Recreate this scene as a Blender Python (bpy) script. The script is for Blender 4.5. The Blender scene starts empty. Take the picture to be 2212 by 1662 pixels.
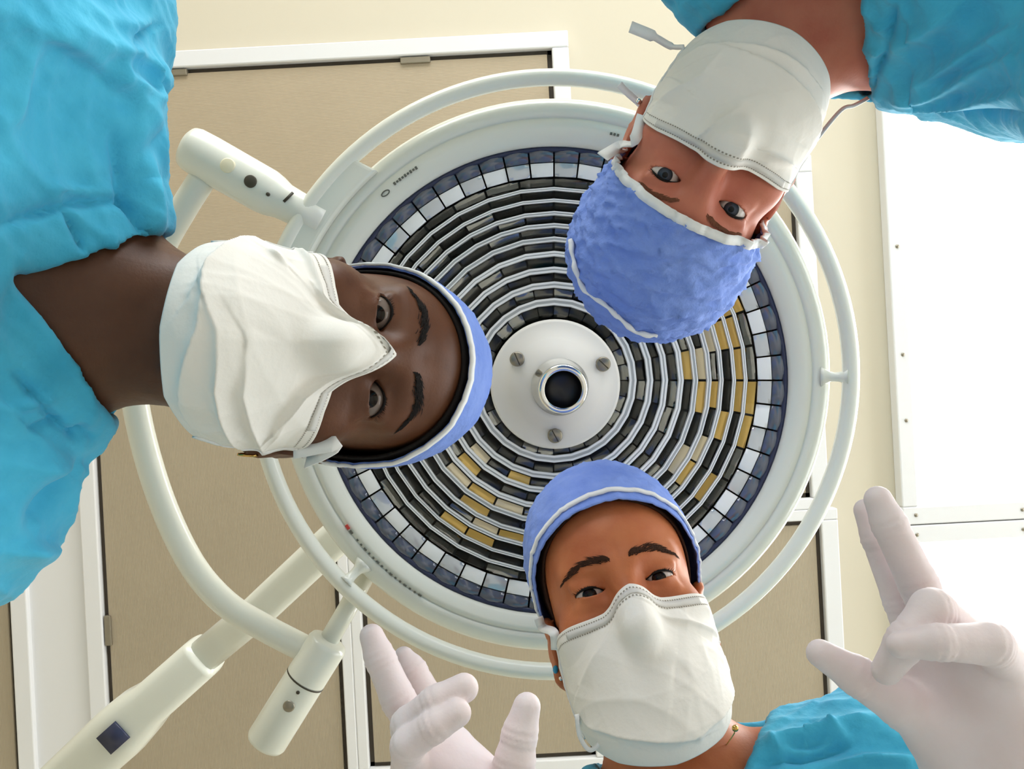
import bpy, bmesh, math, random
import numpy as np
from mathutils import Matrix, Vector

# ------------------------------------------------------------------ camera, light, exposure
S = bpy.context.scene
COL = S.collection
F_PX = 1840.0            # focal length in pixels of the 2212-wide frame
CAM_Z = 0.85             # the phone lies about table height and looks straight up
cam_d = bpy.data.cameras.new('camera'); cam = bpy.data.objects.new('camera', cam_d); COL.objects.link(cam)
cam.location = (0, 0, CAM_Z); cam.rotation_euler = (math.pi, 0, 0)
cam_d.sensor_fit = 'HORIZONTAL'; cam_d.sensor_width = 36.0; cam_d.lens = 36.0 * F_PX / 2212.0
cam_d.clip_start = 0.02
S.camera = cam
S.view_settings.view_transform = 'Standard'; S.view_settings.look = 'None'
S.view_settings.gamma = 1.0; S.view_settings.use_curve_mapping = False
S.view_settings.exposure = 0.60
S.cycles.use_denoising = True
S.cycles.max_bounces = 8; S.cycles.diffuse_bounces = 4; S.cycles.transparent_max_bounces = 12
S.cycles.caustics_reflective = False; S.cycles.caustics_refractive = False

W = bpy.data.worlds.new('world'); S.world = W; W.use_nodes = True
W.node_tree.nodes['Background'].inputs[0].default_value = (0.85, 0.92, 1.0, 1)
W.node_tree.nodes['Background'].inputs[1].default_value = 1.5

def area(name, loc, rot, sx, sy, power, col=(1, 1, 1)):
    d = bpy.data.lights.new(name, 'AREA'); d.shape = 'RECTANGLE'; d.size = sx; d.size_y = sy
    d.energy = power; d.color = col
    o = bpy.data.objects.new(name, d); COL.objects.link(o); o.location = loc; o.rotation_euler = rot
    return o
# light added from two sides, through made-up windows out of view
area('added_side_light', (0.3, -2.75, 1.75), (math.radians(90), 0, 0), 3.2, 1.5, 62, (1.0, 0.995, 0.97))
area('added_side_light', (2.95, 0.1, 1.75), (0, math.radians(90), 0), 1.5, 3.2, 30, (1.0, 0.995, 0.97))
PANEL_EMIT = 9.0

# ------------------------------------------------------------------ helpers
def PX(u, v, d):
    """point seen at photo pixel (u, v), d metres above the camera"""
    return np.array([(u - 1106) / F_PX * d, (v - 831) / F_PX * d, CAM_Z + d])

def lin(c):
    return tuple((x / 255 / 12.92) if x / 255 <= 0.04045 else ((x / 255 + 0.055) / 1.055) ** 2.4 for x in c) + (1.0,)

MATS = {}
def mat(name, col, rough=0.5, metal=0.0, bump=None, col2=None, cscale=20.0, spec=0.5, stretch=None, coat=0.0,
        sss=0.0, sheen=0.0, trans=0.0, bump2=None, detail=4.0):
    """procedural material: colour col (sRGB 0-255), mixed with col2 by noise; bump = (scale, strength)"""
    if name in MATS: return MATS[name]
    m = bpy.data.materials.new(name); m.use_nodes = True; nt = m.node_tree; N = nt.nodes; L = nt.links
    b = N['Principled BSDF']
    b.inputs['Roughness'].default_value = rough; b.inputs['Metallic'].default_value = metal
    b.inputs['Specular IOR Level'].default_value = spec; b.inputs['Coat Weight'].default_value = coat
    b.inputs['Coat Roughness'].default_value = 0.08
    b.inputs['Base Color'].default_value = lin(col)
    if sheen: b.inputs['Sheen Weight'].default_value = sheen
    if sss:
        b.inputs['Subsurface Weight'].default_value = sss; b.inputs['Subsurface Scale'].default_value = 0.006
        b.inputs['Subsurface Radius'].default_value = (1.0, 0.4, 0.25)
    tc = N.new('ShaderNodeTexCoord'); src = tc.outputs['Object']
    if stretch:
        mp = N.new('ShaderNodeMapping'); mp.inputs['Scale'].default_value = stretch; L.new(src, mp.inputs['Vector']); src = mp.outputs[0]
    if col2:
        n = N.new('ShaderNodeTexNoise'); n.inputs['Scale'].default_value = cscale; n.inputs['Detail'].default_value = detail; L.new(src, n.inputs['Vector'])
        r = N.new('ShaderNodeValToRGB'); r.color_ramp.elements[0].position = 0.35; r.color_ramp.elements[1].position = 0.65
        r.color_ramp.elements[0].color = lin(col); r.color_ramp.elements[1].color = lin(col2)
        L.new(n.outputs['Fac'], r.inputs[0]); L.new(r.outputs[0], b.inputs['Base Color'])
    last = None
    for bp in (bump, bump2):
        if not bp: continue
        n = N.new('ShaderNodeTexNoise'); n.inputs['Scale'].default_value = bp[0]; n.inputs['Detail'].default_value = 5.0; L.new(src, n.inputs['Vector'])
        k = N.new('ShaderNodeBump'); k.inputs['Strength'].default_value = bp[1]; k.inputs['Distance'].default_value = bp[2] if len(bp) > 2 else 0.002
        L.new(n.outputs['Fac'], k.inputs['Height'])
        if last: L.new(last.outputs[0], k.inputs['Normal'])
        last = k
    if last: L.new(last.outputs[0], b.inputs['Normal'])
    MATS[name] = m
    return m

def link(name, me, m=None, parent=None, smooth=True):
    o = bpy.data.objects.new(name, me); COL.objects.link(o)
    if m is not None and not me.materials: me.materials.append(m)
    if smooth and len(me.polygons): me.polygons.foreach_set('use_smooth', [True] * len(me.polygons))
    if parent is not None: o.parent = parent
    return o

def mesh(name, V, Fc, m, parent=None, smooth=True):
    me = bpy.data.meshes.new(name)
    me.from_pydata([tuple(map(float, v)) for v in V], [], [tuple(int(i) for i in f) for f in Fc]); me.validate(); me.update()
    return link(name, me, m, parent, smooth)

def fast_mesh(name, V, Q, m, parent=None):
    me = bpy.data.meshes.new(name); V = np.asarray(V, np.float32); Q = np.asarray(Q, np.int32)
    me.vertices.add(len(V)); me.vertices.foreach_set('co', V.ravel())
    me.loops.add(Q.size); me.loops.foreach_set('vertex_index', Q.ravel())
    me.polygons.add(len(Q)); me.polygons.foreach_set('loop_start', np.arange(0, Q.size, Q.shape[1], dtype=np.int32))
    me.polygons.foreach_set('loop_total', np.full(len(Q), Q.shape[1], np.int32))
    me.update(calc_edges=True); me.validate()
    return link(name, me, m, parent)

def empty(name, loc=(0, 0, 0)):
    o = bpy.data.objects.new(name, None); COL.objects.link(o); o.location = loc; o.empty_display_size = 0.05
    return o

def tag(o, label=None, cat=None, group=None, kind=None):
    if label: o['label'] = label
    if cat: o['category'] = cat
    if group: o['group'] = group
    if kind: o['kind'] = kind
    return o

def keep(o, parent):
    """parent without moving: o's coordinates are world ones, parents are unturned Empties or meshes in world coordinates"""
    o.parent = parent
    if parent.type == 'EMPTY': o.matrix_parent_inverse = Matrix.Translation(-Vector(parent.location))
    return o

def box_bm(bm, c, s, M=None):
    r = bmesh.ops.create_cube(bm, size=1.0)
    X = Matrix.Translation(c) @ Matrix.Diagonal((s[0], s[1], s[2], 1))
    if M is not None: X = M @ X
    bmesh.ops.transform(bm, matrix=X, verts=r['verts'])
    return r['verts']

def box(name, c, s, m, parent=None, bev=0.0, rotz=0.0):
    bm = bmesh.new(); box_bm(bm, (0, 0, 0), s)
    if bev: bmesh.ops.bevel(bm, geom=bm.edges[:], offset=bev, segments=2, affect='EDGES', profile=0.5)
    me = bpy.data.meshes.new(name); bm.to_mesh(me); bm.free()
    o = link(name, me, m, parent, smooth=False); o.location = c; o.rotation_euler = (0, 0, rotz)
    return o

def frame_from(axis, hint=(0, 0, 1)):
    a = np.asarray(axis, float); a = a / np.linalg.norm(a); h = np.asarray(hint, float)
    if abs(a @ h) > 0.95: h = np.array([1.0, 0, 0])
    x = np.cross(h, a); x /= np.linalg.norm(x); y = np.cross(a, x)
    return x, y, a

def catmull(P, n=8):
    P = [np.asarray(p, float) for p in P]
    P = [2 * P[0] - P[1]] + P + [2 * P[-1] - P[-2]]
    out = []
    for i in range(1, len(P) - 2):
        for k in range(n):
            t = k / n; a, b, c, d = P[i - 1], P[i], P[i + 1], P[i + 2]
            out.append(0.5 * (2 * b + (c - a) * t + (2 * a - 5 * b + 4 * c - d) * t * t + (3 * b - a - 3 * c + d) * t ** 3))
    out.append(P[-2]); return np.array(out)

def tube_data(path, rad, seg=20, closed=False, sq=None, caps=True, hint=(0, 0, 1)):
    """sweep; rad scalar or list; sq = superellipse power (2 round, 6 squarish)"""
    path = np.asarray(path, float); n = len(path); rad = np.broadcast_to(np.asarray(rad, float), (n,)) if np.ndim(rad) < 1 else np.asarray(rad, float)
    if closed: T = np.roll(path, -1, 0) - np.roll(path, 1, 0)
    else: T = np.gradient(path, axis=0)
    V = []; Fc = []
    for i in range(n):
        x, y, _ = frame_from(T[i], hint)
        for j in range(seg):
            a = 2 * math.pi * j / seg; c, s_ = math.cos(a), math.sin(a); k = 1.0
            if sq: k = (abs(c) ** sq + abs(s_) ** sq) ** (-1.0 / sq)
            V.append(path[i] + rad[i] * k * (c * x + s_ * y))
    m = n if closed else n - 1
    for i in range(m):
        for j in range(seg):
            a = i * seg + j; b = i * seg + (j + 1) % seg; c = ((i + 1) % n) * seg + (j + 1) % seg; d = ((i + 1) % n) * seg + j
            Fc.append((a, b, c, d))
    if caps and not closed:
        Fc.append(tuple(range(seg))[::-1]); Fc.append(tuple((n - 1) * seg + j for j in range(seg)))
    return V, Fc

def tube(name, path, rad, m, parent=None, **k):
    V, Fc = tube_data(path, rad, **k); return mesh(name, V, Fc, m, parent)

def capped(a, b, r, bev=0.2):
    """straight cylinder path with rounded ends: (path, radii)"""
    a = np.asarray(a, float); b = np.asarray(b, float); L = np.linalg.norm(b - a); e = r * bev; d = (b - a) / L
    ts = [0, e * 0.3, e, L - e, L - e * 0.3, L]; rs = [r - e, r - e * 0.3, r, r, r - e * 0.3, r - e]
    return [a + d * t for t in ts], rs

def lathe_data(prof, seg=96, center=(0, 0, 0), axis=(0, 0, 1)):
    x, y, a = frame_from(axis, (0, 1, 0)); c = np.asarray(center, float); V = []; Fc = []
    for r, z in prof:
        for j in range(seg):
            t = 2 * math.pi * j / seg; V.append(c + a * z + r * (math.cos(t) * x + math.sin(t) * y))
    for i in range(len(prof) - 1):
        for j in range(seg):
            Fc.append((i * seg + j, i * seg + (j + 1) % seg, (i + 1) * seg + (j + 1) % seg, (i + 1) * seg + j))
    return V, Fc

def lathe(name, prof, m, parent=None, seg=96, center=(0, 0, 0), axis=(0, 0, 1)):
    V, Fc = lathe_data(prof, seg, center, axis); return mesh(name, V, Fc, m, parent)

def ribbon_data(path, width, side, th=0.0008):
    """flat strip along path; side = width direction(s)"""
    path = np.asarray(path, float); n = len(path); T = np.gradient(path, axis=0)
    side = np.broadcast_to(np.asarray(side, float), path.shape); width = np.broadcast_to(np.asarray(width, float), (n,))
    V = []; Fc = []
    for i in range(n):
        t = T[i] / (np.linalg.norm(T[i]) + 1e-9); s = side[i] - t * (side[i] @ t); s /= (np.linalg.norm(s) + 1e-9); nn = np.cross(t, s)
        for a, b in ((-1, -1), (1, -1), (1, 1), (-1, 1)): V.append(path[i] + s * a * width[i] / 2 + nn * b * th / 2)
    for i in range(n - 1):
        for j in range(4):
            Fc.append((4 * i + j, 4 * i + (j + 1) % 4, 4 * i + 4 + (j + 1) % 4, 4 * i + 4 + j))
    Fc += [(3, 2, 1, 0), tuple(4 * (n - 1) + j for j in range(4))]
    return V, Fc

def ribbon(name, path, width, side, m, parent=None, th=0.0008):
    V, Fc = ribbon_data(path, width, side, th); return mesh(name, V, Fc, m, parent)

# ------------------------------------------------------------------ distance fields and their surfaces
def sph(p, c, r): return np.sqrt((p[0] - c[0]) ** 2 + (p[1] - c[1]) ** 2 + (p[2] - c[2]) ** 2) - r
def ell(p, c, r):
    x, y, z = (p[0] - c[0]) / r[0], (p[1] - c[1]) / r[1], (p[2] - c[2]) / r[2]
    k0 = np.sqrt(x * x + y * y + z * z) + 1e-9
    k1 = np.sqrt((x / r[0]) ** 2 + (y / r[1]) ** 2 + (z / r[2]) ** 2) + 1e-9
    return k0 * (k0 - 1.0) / k1
def cap(p, a, b, ra, rb=None):
    rb = ra if rb is None else rb; a = np.asarray(a, float); b = np.asarray(b, float); ba = b - a; L = float(ba @ ba) + 1e-12
    px, py, pz = p[0] - a[0], p[1] - a[1], p[2] - a[2]
    h = np.clip((px * ba[0] + py * ba[1] + pz * ba[2]) / L, 0, 1)
    return np.sqrt((px - h * ba[0]) ** 2 + (py - h * ba[1]) ** 2 + (pz - h * ba[2]) ** 2) - (ra + (rb - ra) * h)
def smin(a, b, k):
    h = np.maximum(k - np.abs(a - b), 0) / k; return np.minimum(a, b) - h * h * k * 0.25
def smax(a, b, k): return -smin(-a, -b, k)
def seg_dist(p, a, b): return cap(p, a, b, 0.0)

def snets(Fv, xs, ys, zs):
    """naive surface nets on a rectilinear grid: vertices and quads of the zero level"""
    Sg = Fv < 0
    c = np.zeros(tuple(n - 1 for n in Fv.shape), np.int8)
    offs = [(i, j, k) for i in (0, 1) for j in (0, 1) for k in (0, 1)]
    nx, ny, nz = Fv.shape
    for i, j, k in offs: c += Sg[i:nx - 1 + i, j:ny - 1 + j, k:nz - 1 + k]
    act = (c > 0) & (c < 8); ids = np.argwhere(act); n = len(ids)
    index = np.full(c.shape, -1, np.int32); index[act] = np.arange(n)
    I, J, K = ids.T
    val = {o: Fv[I + o[0], J + o[1], K + o[2]] for o in offs}
    acc = np.zeros((n, 3)); cnt = np.zeros(n); ax = (xs, ys, zs)
    for a in range(3):
        for o in offs:
            if o[a]: continue
            q = list(o); q[a] = 1; q = tuple(q); f0, f1 = val[o], val[q]; cr = (f0 < 0) != (f1 < 0)
            t = np.where(cr, f0 / np.where(cr, f0 - f1, 1), 0)
            pos = np.stack([ax[d][ids[:, d] + o[d]] for d in range(3)], 1).astype(float)
            pos[:, a] += t * (ax[a][ids[:, a] + 1] - ax[a][ids[:, a]])
            acc[cr] += pos[cr]; cnt[cr] += 1
    V = acc / cnt[:, None]
    Q = []
    for a in range(3):
        b, d = (a + 1) % 3, (a + 2) % 3
        s0 = np.take(Sg, range(0, Fv.shape[a] - 1), a); s1 = np.take(Sg, range(1, Fv.shape[a]), a)
        e = np.argwhere(s0 != s1); m = (e[:, b] > 0) & (e[:, d] > 0) & (e[:, b] < Fv.shape[b] - 1) & (e[:, d] < Fv.shape[d] - 1); e = e[m]
        ins = s0[tuple(e.T)]
        quad = []
        for ob, od in ((-1, -1), (0, -1), (0, 0), (-1, 0)):
            q = e.copy(); q[:, b] += ob; q[:, d] += od; quad.append(index[tuple(q.T)])
        quad = np.stack(quad, 1); quad[~ins] = quad[~ins][:, ::-1]; Q.append(quad)
    return V, np.concatenate(Q)

def grid1(lo, hi, h, fine=None, hf=None):
    """coordinates from lo to hi at step h, at step hf inside fine=(a, b)"""
    if fine is None: return np.arange(lo, hi + h, h, dtype=np.float32)
    a, b = fine; out = []
    x = a
    st = hf
    left = []
    while x > lo: st = min(st * 1.18, h); x -= st; left.append(x)
    mid = list(np.arange(a, b, hf)); x = mid[-1]; st = hf; right = []
    while x < hi: st = min(st * 1.18, h); x += st; right.append(x)
    return np.array(left[::-1] + mid + right, np.float32)

def bisect(f, o, d, lo, hi, n=26):
    """last radius along rays o + r d where f < 0 inside (star-shaped)"""
    lo = np.full(len(d), lo); hi = np.full(len(d), hi)
    for _ in range(n):
        m = 0.5 * (lo + hi); q = o + d * m[:, None]; ins = f((q[:, 0], q[:, 1], q[:, 2])) < 0
        lo = np.where(ins, m, lo); hi = np.where(ins, hi, m)
    return 0.5 * (lo + hi)

def ridged(V, seed, freq, oct=3):
    r = np.random.default_rng(seed); out = np.zeros(len(V)); a = 1.0
    for o in range(oct):
        for _ in range(3):
            k = r.normal(size=3); k = k / np.linalg.norm(k) * freq; ph = r.uniform(0, 6.28)
            w = r.normal(size=3) * freq * 0.45
            out += a * (1 - np.abs(np.sin(V @ k + ph + 1.3 * np.sin(V @ w)))) ** 2
        freq *= 1.9; a *= 0.5
    return out

def normals(V, Q):
    n = np.cross(V[Q[:, 2]] - V[Q[:, 0]], V[Q[:, 3]] - V[Q[:, 1]]); N = np.zeros_like(V)
    for k in range(4): np.add.at(N, Q[:, k], n)
    return N / (np.linalg.norm(N, axis=1)[:, None] + 1e-12)

def relax(V, Q, n=3, f=0.5):
    E = np.concatenate([Q[:, [0, 1]], Q[:, [1, 2]], Q[:, [2, 3]], Q[:, [3, 0]]]); cnt = np.zeros(len(V)); np.add.at(cnt, E[:, 0], 1); np.add.at(cnt, E[:, 1], 1)
    for _ in range(n):
        S_ = np.zeros_like(V); np.add.at(S_, E[:, 0], V[E[:, 1]]); np.add.at(S_, E[:, 1], V[E[:, 0]]); V = V + f * (S_ / np.maximum(cnt, 1)[:, None] - V)
    return V

def grid_faces(nu, nv):
    i, j = np.meshgrid(np.arange(nu - 1), np.arange(nv - 1), indexing='ij'); a = (i * nv + j).ravel()
    return np.stack([a, a + nv, a + nv + 1, a + 1], 1)

# ------------------------------------------------------------------ materials
M_CREAM = mat('cream_paint', (214, 205, 184), 0.75, bump=(60, 0.05))
M_WALL = mat('pale_wall_paint', (236, 230, 212), 0.8, bump=(40, 0.05))
M_FLOOR = mat('pale_grey_vinyl', (196, 194, 190), 0.5, col2=(186, 184, 180), cscale=8)
M_TRIM = mat('white_enamel_trim', (231, 231, 231), 0.45, bump=(30, 0.04))
M_GASKET = mat('dark_gasket', (64, 54, 42), 0.6)
M_STEELCLIP = mat('dull_clip_metal', (150, 142, 125), 0.4, 0.6)
M_LAMP = mat('warm_white_lamp_enamel', (227, 228, 216), 0.28, bump=(220, 0.03), coat=0.35)
M_SCREW = mat('dull_screw_metal', (150, 143, 128), 0.35, 0.8)
M_DARKDOT = mat('dark_recess', (60, 54, 40), 0.6)
M_CREAMDOT = mat('cream_plug', (238, 230, 200), 0.5)
M_NAVY = mat('navy_gasket', (38, 44, 74), 0.4)
M_CHROME = mat('chrome', (225, 225, 222), 0.12, 1.0)
M_BLACK = mat('black_bore', (16, 15, 20), 0.4)
M_HUB = mat('hub_grey_enamel', (236, 232, 224), 0.5, bump=(80, 0.03))
M_SCRUB = mat('teal_scrub_cotton', (74, 190, 226), 0.85, bump=(170, 0.35, 0.0015), bump2=(38, 0.5, 0.004), col2=(62, 178, 216), cscale=30, sheen=0.15)
M_CAPBLUE = mat('blue_nonwoven', (132, 160, 232), 0.8, bump=(75, 0.9, 0.003), bump2=(420, 0.3, 0.001), col2=(118, 148, 226), cscale=40)
M_MASK = mat('white_nonwoven', (238, 234, 226), 0.75, bump=(260, 0.18, 0.001), bump2=(40, 0.25, 0.003))
M_TIE = mat('white_tie_fabric', (240, 240, 238), 0.8, bump=(300, 0.2, 0.001))
M_STITCH = mat('grey_stitch', (150, 143, 130), 0.9)  # plain grey of the sewn dashes
M_GLOVE = mat('latex_glove', (232, 219, 220), 0.6, bump=(150, 0.25, 0.0012), bump2=(35, 0.25, 0.003), col2=(226, 209, 208), cscale=25, sss=0.12)
M_SKIN = {
    'dark': mat('deep_brown_skin', (100, 61, 38), 0.48, spec=0.35, bump=(420, 0.25, 0.0006), col2=(86, 51, 31), cscale=30, sss=0.06),
    'rosy': mat('rosy_skin', (200, 124, 98), 0.52, spec=0.35, bump=(420, 0.25, 0.0006), col2=(186, 104, 82), cscale=26, sss=0.08),
    'tan': mat('tan_skin', (192, 114, 70), 0.5, spec=0.35, bump=(420, 0.25, 0.0006), col2=(176, 96, 56), cscale=28, sss=0.08)}
M_HAIR = mat('black_hair', (22, 17, 15), 0.75, spec=0.2, bump=(300, 0.5, 0.001), stretch=(1, 1, 4))
M_HAIRBROWN = mat('dark_brown_hair', (58, 36, 25), 0.8, spec=0.15)
M_BROW = mat('taupe_brow_hair', (122, 78, 58), 0.8, spec=0.2)
M_SHOE = mat('white_clog', (225, 225, 225), 0.5)
M_GOLD = mat('gold_earring', (200, 160, 90), 0.25, 1.0)
M_TURQ = mat('turquoise_stone', (40, 150, 190), 0.25)

def eye_mat(name, iris, sclera=(222, 214, 208)):
    m = bpy.data.materials.new(name); m.use_nodes = True; nt = m.node_tree; N = nt.nodes; L = nt.links
    b = N['Principled BSDF']; b.inputs['Roughness'].default_value = 0.08; b.inputs['Specular IOR Level'].default_value = 0.22
    tc = N.new('ShaderNodeTexCoord'); sx = N.new('ShaderNodeSeparateXYZ'); L.new(tc.outputs['Object'], sx.inputs[0])
    cb = N.new('ShaderNodeCombineXYZ'); L.new(sx.outputs[0], cb.inputs[0]); L.new(sx.outputs[1], cb.inputs[1])
    ln = N.new('ShaderNodeVectorMath'); ln.operation = 'LENGTH'; L.new(cb.outputs[0], ln.inputs[0])
    sg = N.new('ShaderNodeMath'); sg.operation = 'LESS_THAN'; L.new(sx.outputs[2], sg.inputs[0]); sg.inputs[1].default_value = 0.0
    ad = N.new('ShaderNodeMath'); ad.operation = 'ADD'; L.new(ln.outputs['Value'], ad.inputs[0]); L.new(sg.outputs[0], ad.inputs[1])
    ml = N.new('ShaderNodeMath'); ml.operation = 'MULTIPLY'; L.new(ad.outputs[0], ml.inputs[0]); ml.inputs[1].default_value = 100.0
    r = N.new('ShaderNodeValToRGB'); e = r.color_ramp.elements
    e[0].position = 0.22; e[0].color = lin((6, 5, 6)); e[1].position = 0.26; e[1].color = lin(iris)
    x = e.new(0.52); x.color = lin(tuple(int(c * 0.75) for c in iris)); x = e.new(0.6); x.color = lin(tuple(int(c * 0.45) for c in iris))
    x = e.new(0.66); x.color = lin(sclera)
    L.new(ml.outputs[0], r.inputs[0]); L.new(r.outputs[0], b.inputs['Base Color']); MATS[name] = m
    return m

def ribbed(name, col, col2, axis, scale=95.0):
    """prismatic plastic diffuser with fine parallel ribs along one axis and faint stains"""
    m = bpy.data.materials.new(name); m.use_nodes = True; nt = m.node_tree; N = nt.nodes; L = nt.links
    b = N['Principled BSDF']; b.inputs['Roughness'].default_value = 0.5
    tc = N.new('ShaderNodeTexCoord'); w = N.new('ShaderNodeTexWave'); w.wave_type = 'BANDS'; w.bands_direction = axis
    w.inputs['Scale'].default_value = scale; w.inputs['Distortion'].default_value = 0.0; L.new(tc.outputs['Object'], w.inputs['Vector'])
    n = N.new('ShaderNodeTexNoise'); n.inputs['Scale'].default_value = 5.0; n.inputs['Detail'].default_value = 8.0; L.new(tc.outputs['Object'], n.inputs['Vector'])
    n2 = N.new('ShaderNodeTexNoise'); n2.inputs['Scale'].default_value = 3.0; L.new(tc.outputs['Object'], n2.inputs['Vector'])
    mx = N.new('ShaderNodeMixRGB'); mx.inputs[1].default_value = lin(col); mx.inputs[2].default_value = lin(col2); L.new(n.outputs['Fac'], mx.inputs[0])
    m2 = N.new('ShaderNodeMixRGB'); m2.blend_type = 'MULTIPLY'; m2.inputs[0].default_value = 0.2; L.new(mx.outputs[0], m2.inputs[1]); L.new(w.outputs['Color'], m2.inputs[2])
    L.new(m2.outputs[0], b.inputs['Base Color'])
    k = N.new('ShaderNodeBump'); k.inputs['Strength'].default_value = 0.25; k.inputs['Distance'].default_value = 0.001; L.new(w.outputs['Fac'], k.inputs['Height']); L.new(k.outputs[0], b.inputs['Normal'])
    return m

def clear_glass(name, ior=1.45, tint=(1, 1, 1)):
    m = bpy.data.materials.new(name); m.use_nodes = True; nt = m.node_tree; N = nt.nodes; L = nt.links
    N.remove(N['Principled BSDF']); out = N['Material Output']
    t = N.new('ShaderNodeBsdfTransparent'); t.inputs[0].default_value = tint + (1,); g = N.new('ShaderNodeBsdfGlossy'); g.inputs['Roughness'].default_value = 0.02
    mx = N.new('ShaderNodeMixShader'); fr = N.new('ShaderNodeFresnel'); fr.inputs[0].default_value = ior
    L.new(fr.outputs[0], mx.inputs[0]); L.new(t.outputs[0], mx.inputs[1]); L.new(g.outputs[0], mx.inputs[2]); L.new(mx.outputs[0], out.inputs[0])
    return m

def emissive(name, col, strength):
    m = bpy.data.materials.new(name); m.use_nodes = True; b = m.node_tree.nodes['Principled BSDF']
    b.inputs['Base Color'].default_value = (0.8, 0.8, 0.8, 1); b.inputs['Emission Color'].default_value = col + (1,); b.inputs['Emission Strength'].default_value = strength
    return m

# ------------------------------------------------------------------ the room
DC = 2.0                         # ceiling height above the camera
ZC = CAM_Z + DC
ROLL = math.radians(3.0)         # the ceiling grid is turned a little against the picture
def CE(s, t):
    """ceiling grid coordinates (photo pixels about the frame centre, turned by ROLL) -> world x, y on the ceiling"""
    c, sn = math.cos(ROLL), math.sin(ROLL); k = DC / F_PX
    return (s * c + t * sn) * k, (-s * sn + t * c) * k
K = DC / F_PX
X0, X1, Y0, Y1 = -2.7, 2.9, -2.7, 2.7
tag(box('ceiling', ((X0 + X1) / 2, 0, ZC + 0.05), (X1 - X0 + 0.4, Y1 - Y0 + 0.4, 0.1), M_CREAM), kind='structure')
tag(box('floor', ((X0 + X1) / 2, 0, -0.05), (X1 - X0 + 0.4, Y1 - Y0 + 0.4, 0.1), M_FLOOR), kind='structure')
tag(box('wall_left', (X0 - 0.05, 0, ZC / 2), (0.1, Y1 - Y0, ZC), M_WALL), kind='structure')
tag(box('wall_front', ((X0 + X1) / 2, Y1 + 0.05, ZC / 2), (X1 - X0 + 0.2, 0.1, ZC), M_WALL), kind='structure')
def holed_wall(name, along, pos, lo, hi, wlo, whi, z0, z1):
    bm = bmesh.new()
    for a, b, c, d in ((lo, wlo, 0, ZC), (whi, hi, 0, ZC), (wlo, whi, 0, z0), (wlo, whi, z1, ZC)):
        cx, w, cz, h = (a + b) / 2, b - a, (c + d) / 2, d - c
        box_bm(bm, (cx, pos, cz) if along == 'x' else (pos, cx, cz), (w, 0.1, h) if along == 'x' else (0.1, w, h))
    me = bpy.data.meshes.new(name); bm.to_mesh(me); bm.free(); return tag(link(name, me, M_WALL, smooth=False), kind='structure')
holed_wall('wall_back', 'x', Y0 - 0.05, X0 - 0.1, X1 + 0.1, -1.3, 1.9, 1.0, 2.5)
holed_wall('wall_right', 'y', X1 + 0.05, Y0, Y1, -1.5, 1.7, 1.0, 2.5)
M_PANE = clear_glass('added_window_pane_glass')
def added_window(name, along, pos, lo, hi, z0, z1):  # made-up window, an opening for the added side lights
    w = tag(empty(name, (0, 0, 0)), kind='structure')
    def bx(nm, c, s, m):
        return box(nm, (c[0], pos, c[1]) if along == 'x' else (pos, c[0], c[1]), (s[0], 0.06, s[1]) if along == 'x' else (0.06, s[0], s[1]), m, w)
    for c, s in ((((lo + hi) / 2, z0 + .03), (hi - lo, .06)), (((lo + hi) / 2, z1 - .03), (hi - lo, .06)), ((lo + .03, (z0 + z1) / 2), (.06, z1 - z0)), ((hi - .03, (z0 + z1) / 2), (.06, z1 - z0)), (((lo + hi) / 2, (z0 + z1) / 2), (.05, z1 - z0))):
        bx('added_window_frame', c, s, M_TRIM)
    for a, b in ((lo, (lo + hi) / 2), ((lo + hi) / 2, hi)):
        p = bx('pane', ((a + b) / 2, (z0 + z1) / 2), (b - a - .08, z1 - z0 - .1), M_PANE); p.scale[1 if along == 'x' else 0] = 0.1
added_window('added_window_1', 'x', Y0 - 0.05, -1.3, 1.9, 1.0, 2.5)
added_window('added_window_2', 'y', X1 + 0.05, -1.5, 1.7, 1.0, 2.5)

def ceil_rect(name, s0, s1, t0, t1, z, h, m, parent=None, bev=0.0, inv=None):
    """a box lying under the ceiling, grid extents in photo pixels; z = its lower face below the ceiling"""
    x, y = CE((s0 + s1) / 2, (t0 + t1) / 2)
    return box(name, (x, y, ZC - z + h / 2), ((s1 - s0) * K, (t1 - t0) * K, h), m, parent, bev, -ROLL)

def reparent(ch, root):
    ch.parent = root; ch.location = Vector(ch.location) - Vector(root.location)

def diffuser_panel(label, s0, s1, t0, t1, rib, axis, fr=(36, 36, 36, 36), clips=()):
    x, y = CE((s0 + s1) / 2, (t0 + t1) / 2); root = empty('ceiling_panel', (x, y, ZC))
    tag(root, label, 'ceiling panel', 'ribbed ceiling panels')
    parts = []
    fl, f1, ft, fb = fr
    for a in ((s0 - fl, s1 + f1, t0 - ft, t0), (s0 - fl, s1 + f1, t1, t1 + fb), (s0 - fl, s0, t0, t1), (s1, s1 + f1, t0, t1)):
        parts.append(ceil_rect('frame_rail', *a, 0.030, 0.030, M_TRIM, root, 0.003))
    g = 9
    for a in ((s0, s1, t0, t0 + g), (s0, s1, t1 - g, t1), (s0, s0 + g, t0, t1), (s1 - g, s1, t0, t1)):
        parts.append(ceil_rect('gasket', *a, 0.012, 0.012, M_GASKET, root))
    g2 = 8; e = g + 1
    d = ceil_rect('diffuser', s0 + e, s1 - e, t0 + e, t1 - e, 0.020, 0.008, rib, root, 0.002); parts.append(d)
    for (cs, ct) in clips:
        cw, ch_ = (32, 7) if axis == 'Y' else (7, 32)
        parts.append(ceil_rect('clip', cs - cw, cs + cw, ct - ch_, ct + ch_, 0.026, 0.014, M_STEELCLIP, root, 0.002))
    for p in parts: reparent(p, root)
    return root

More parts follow.
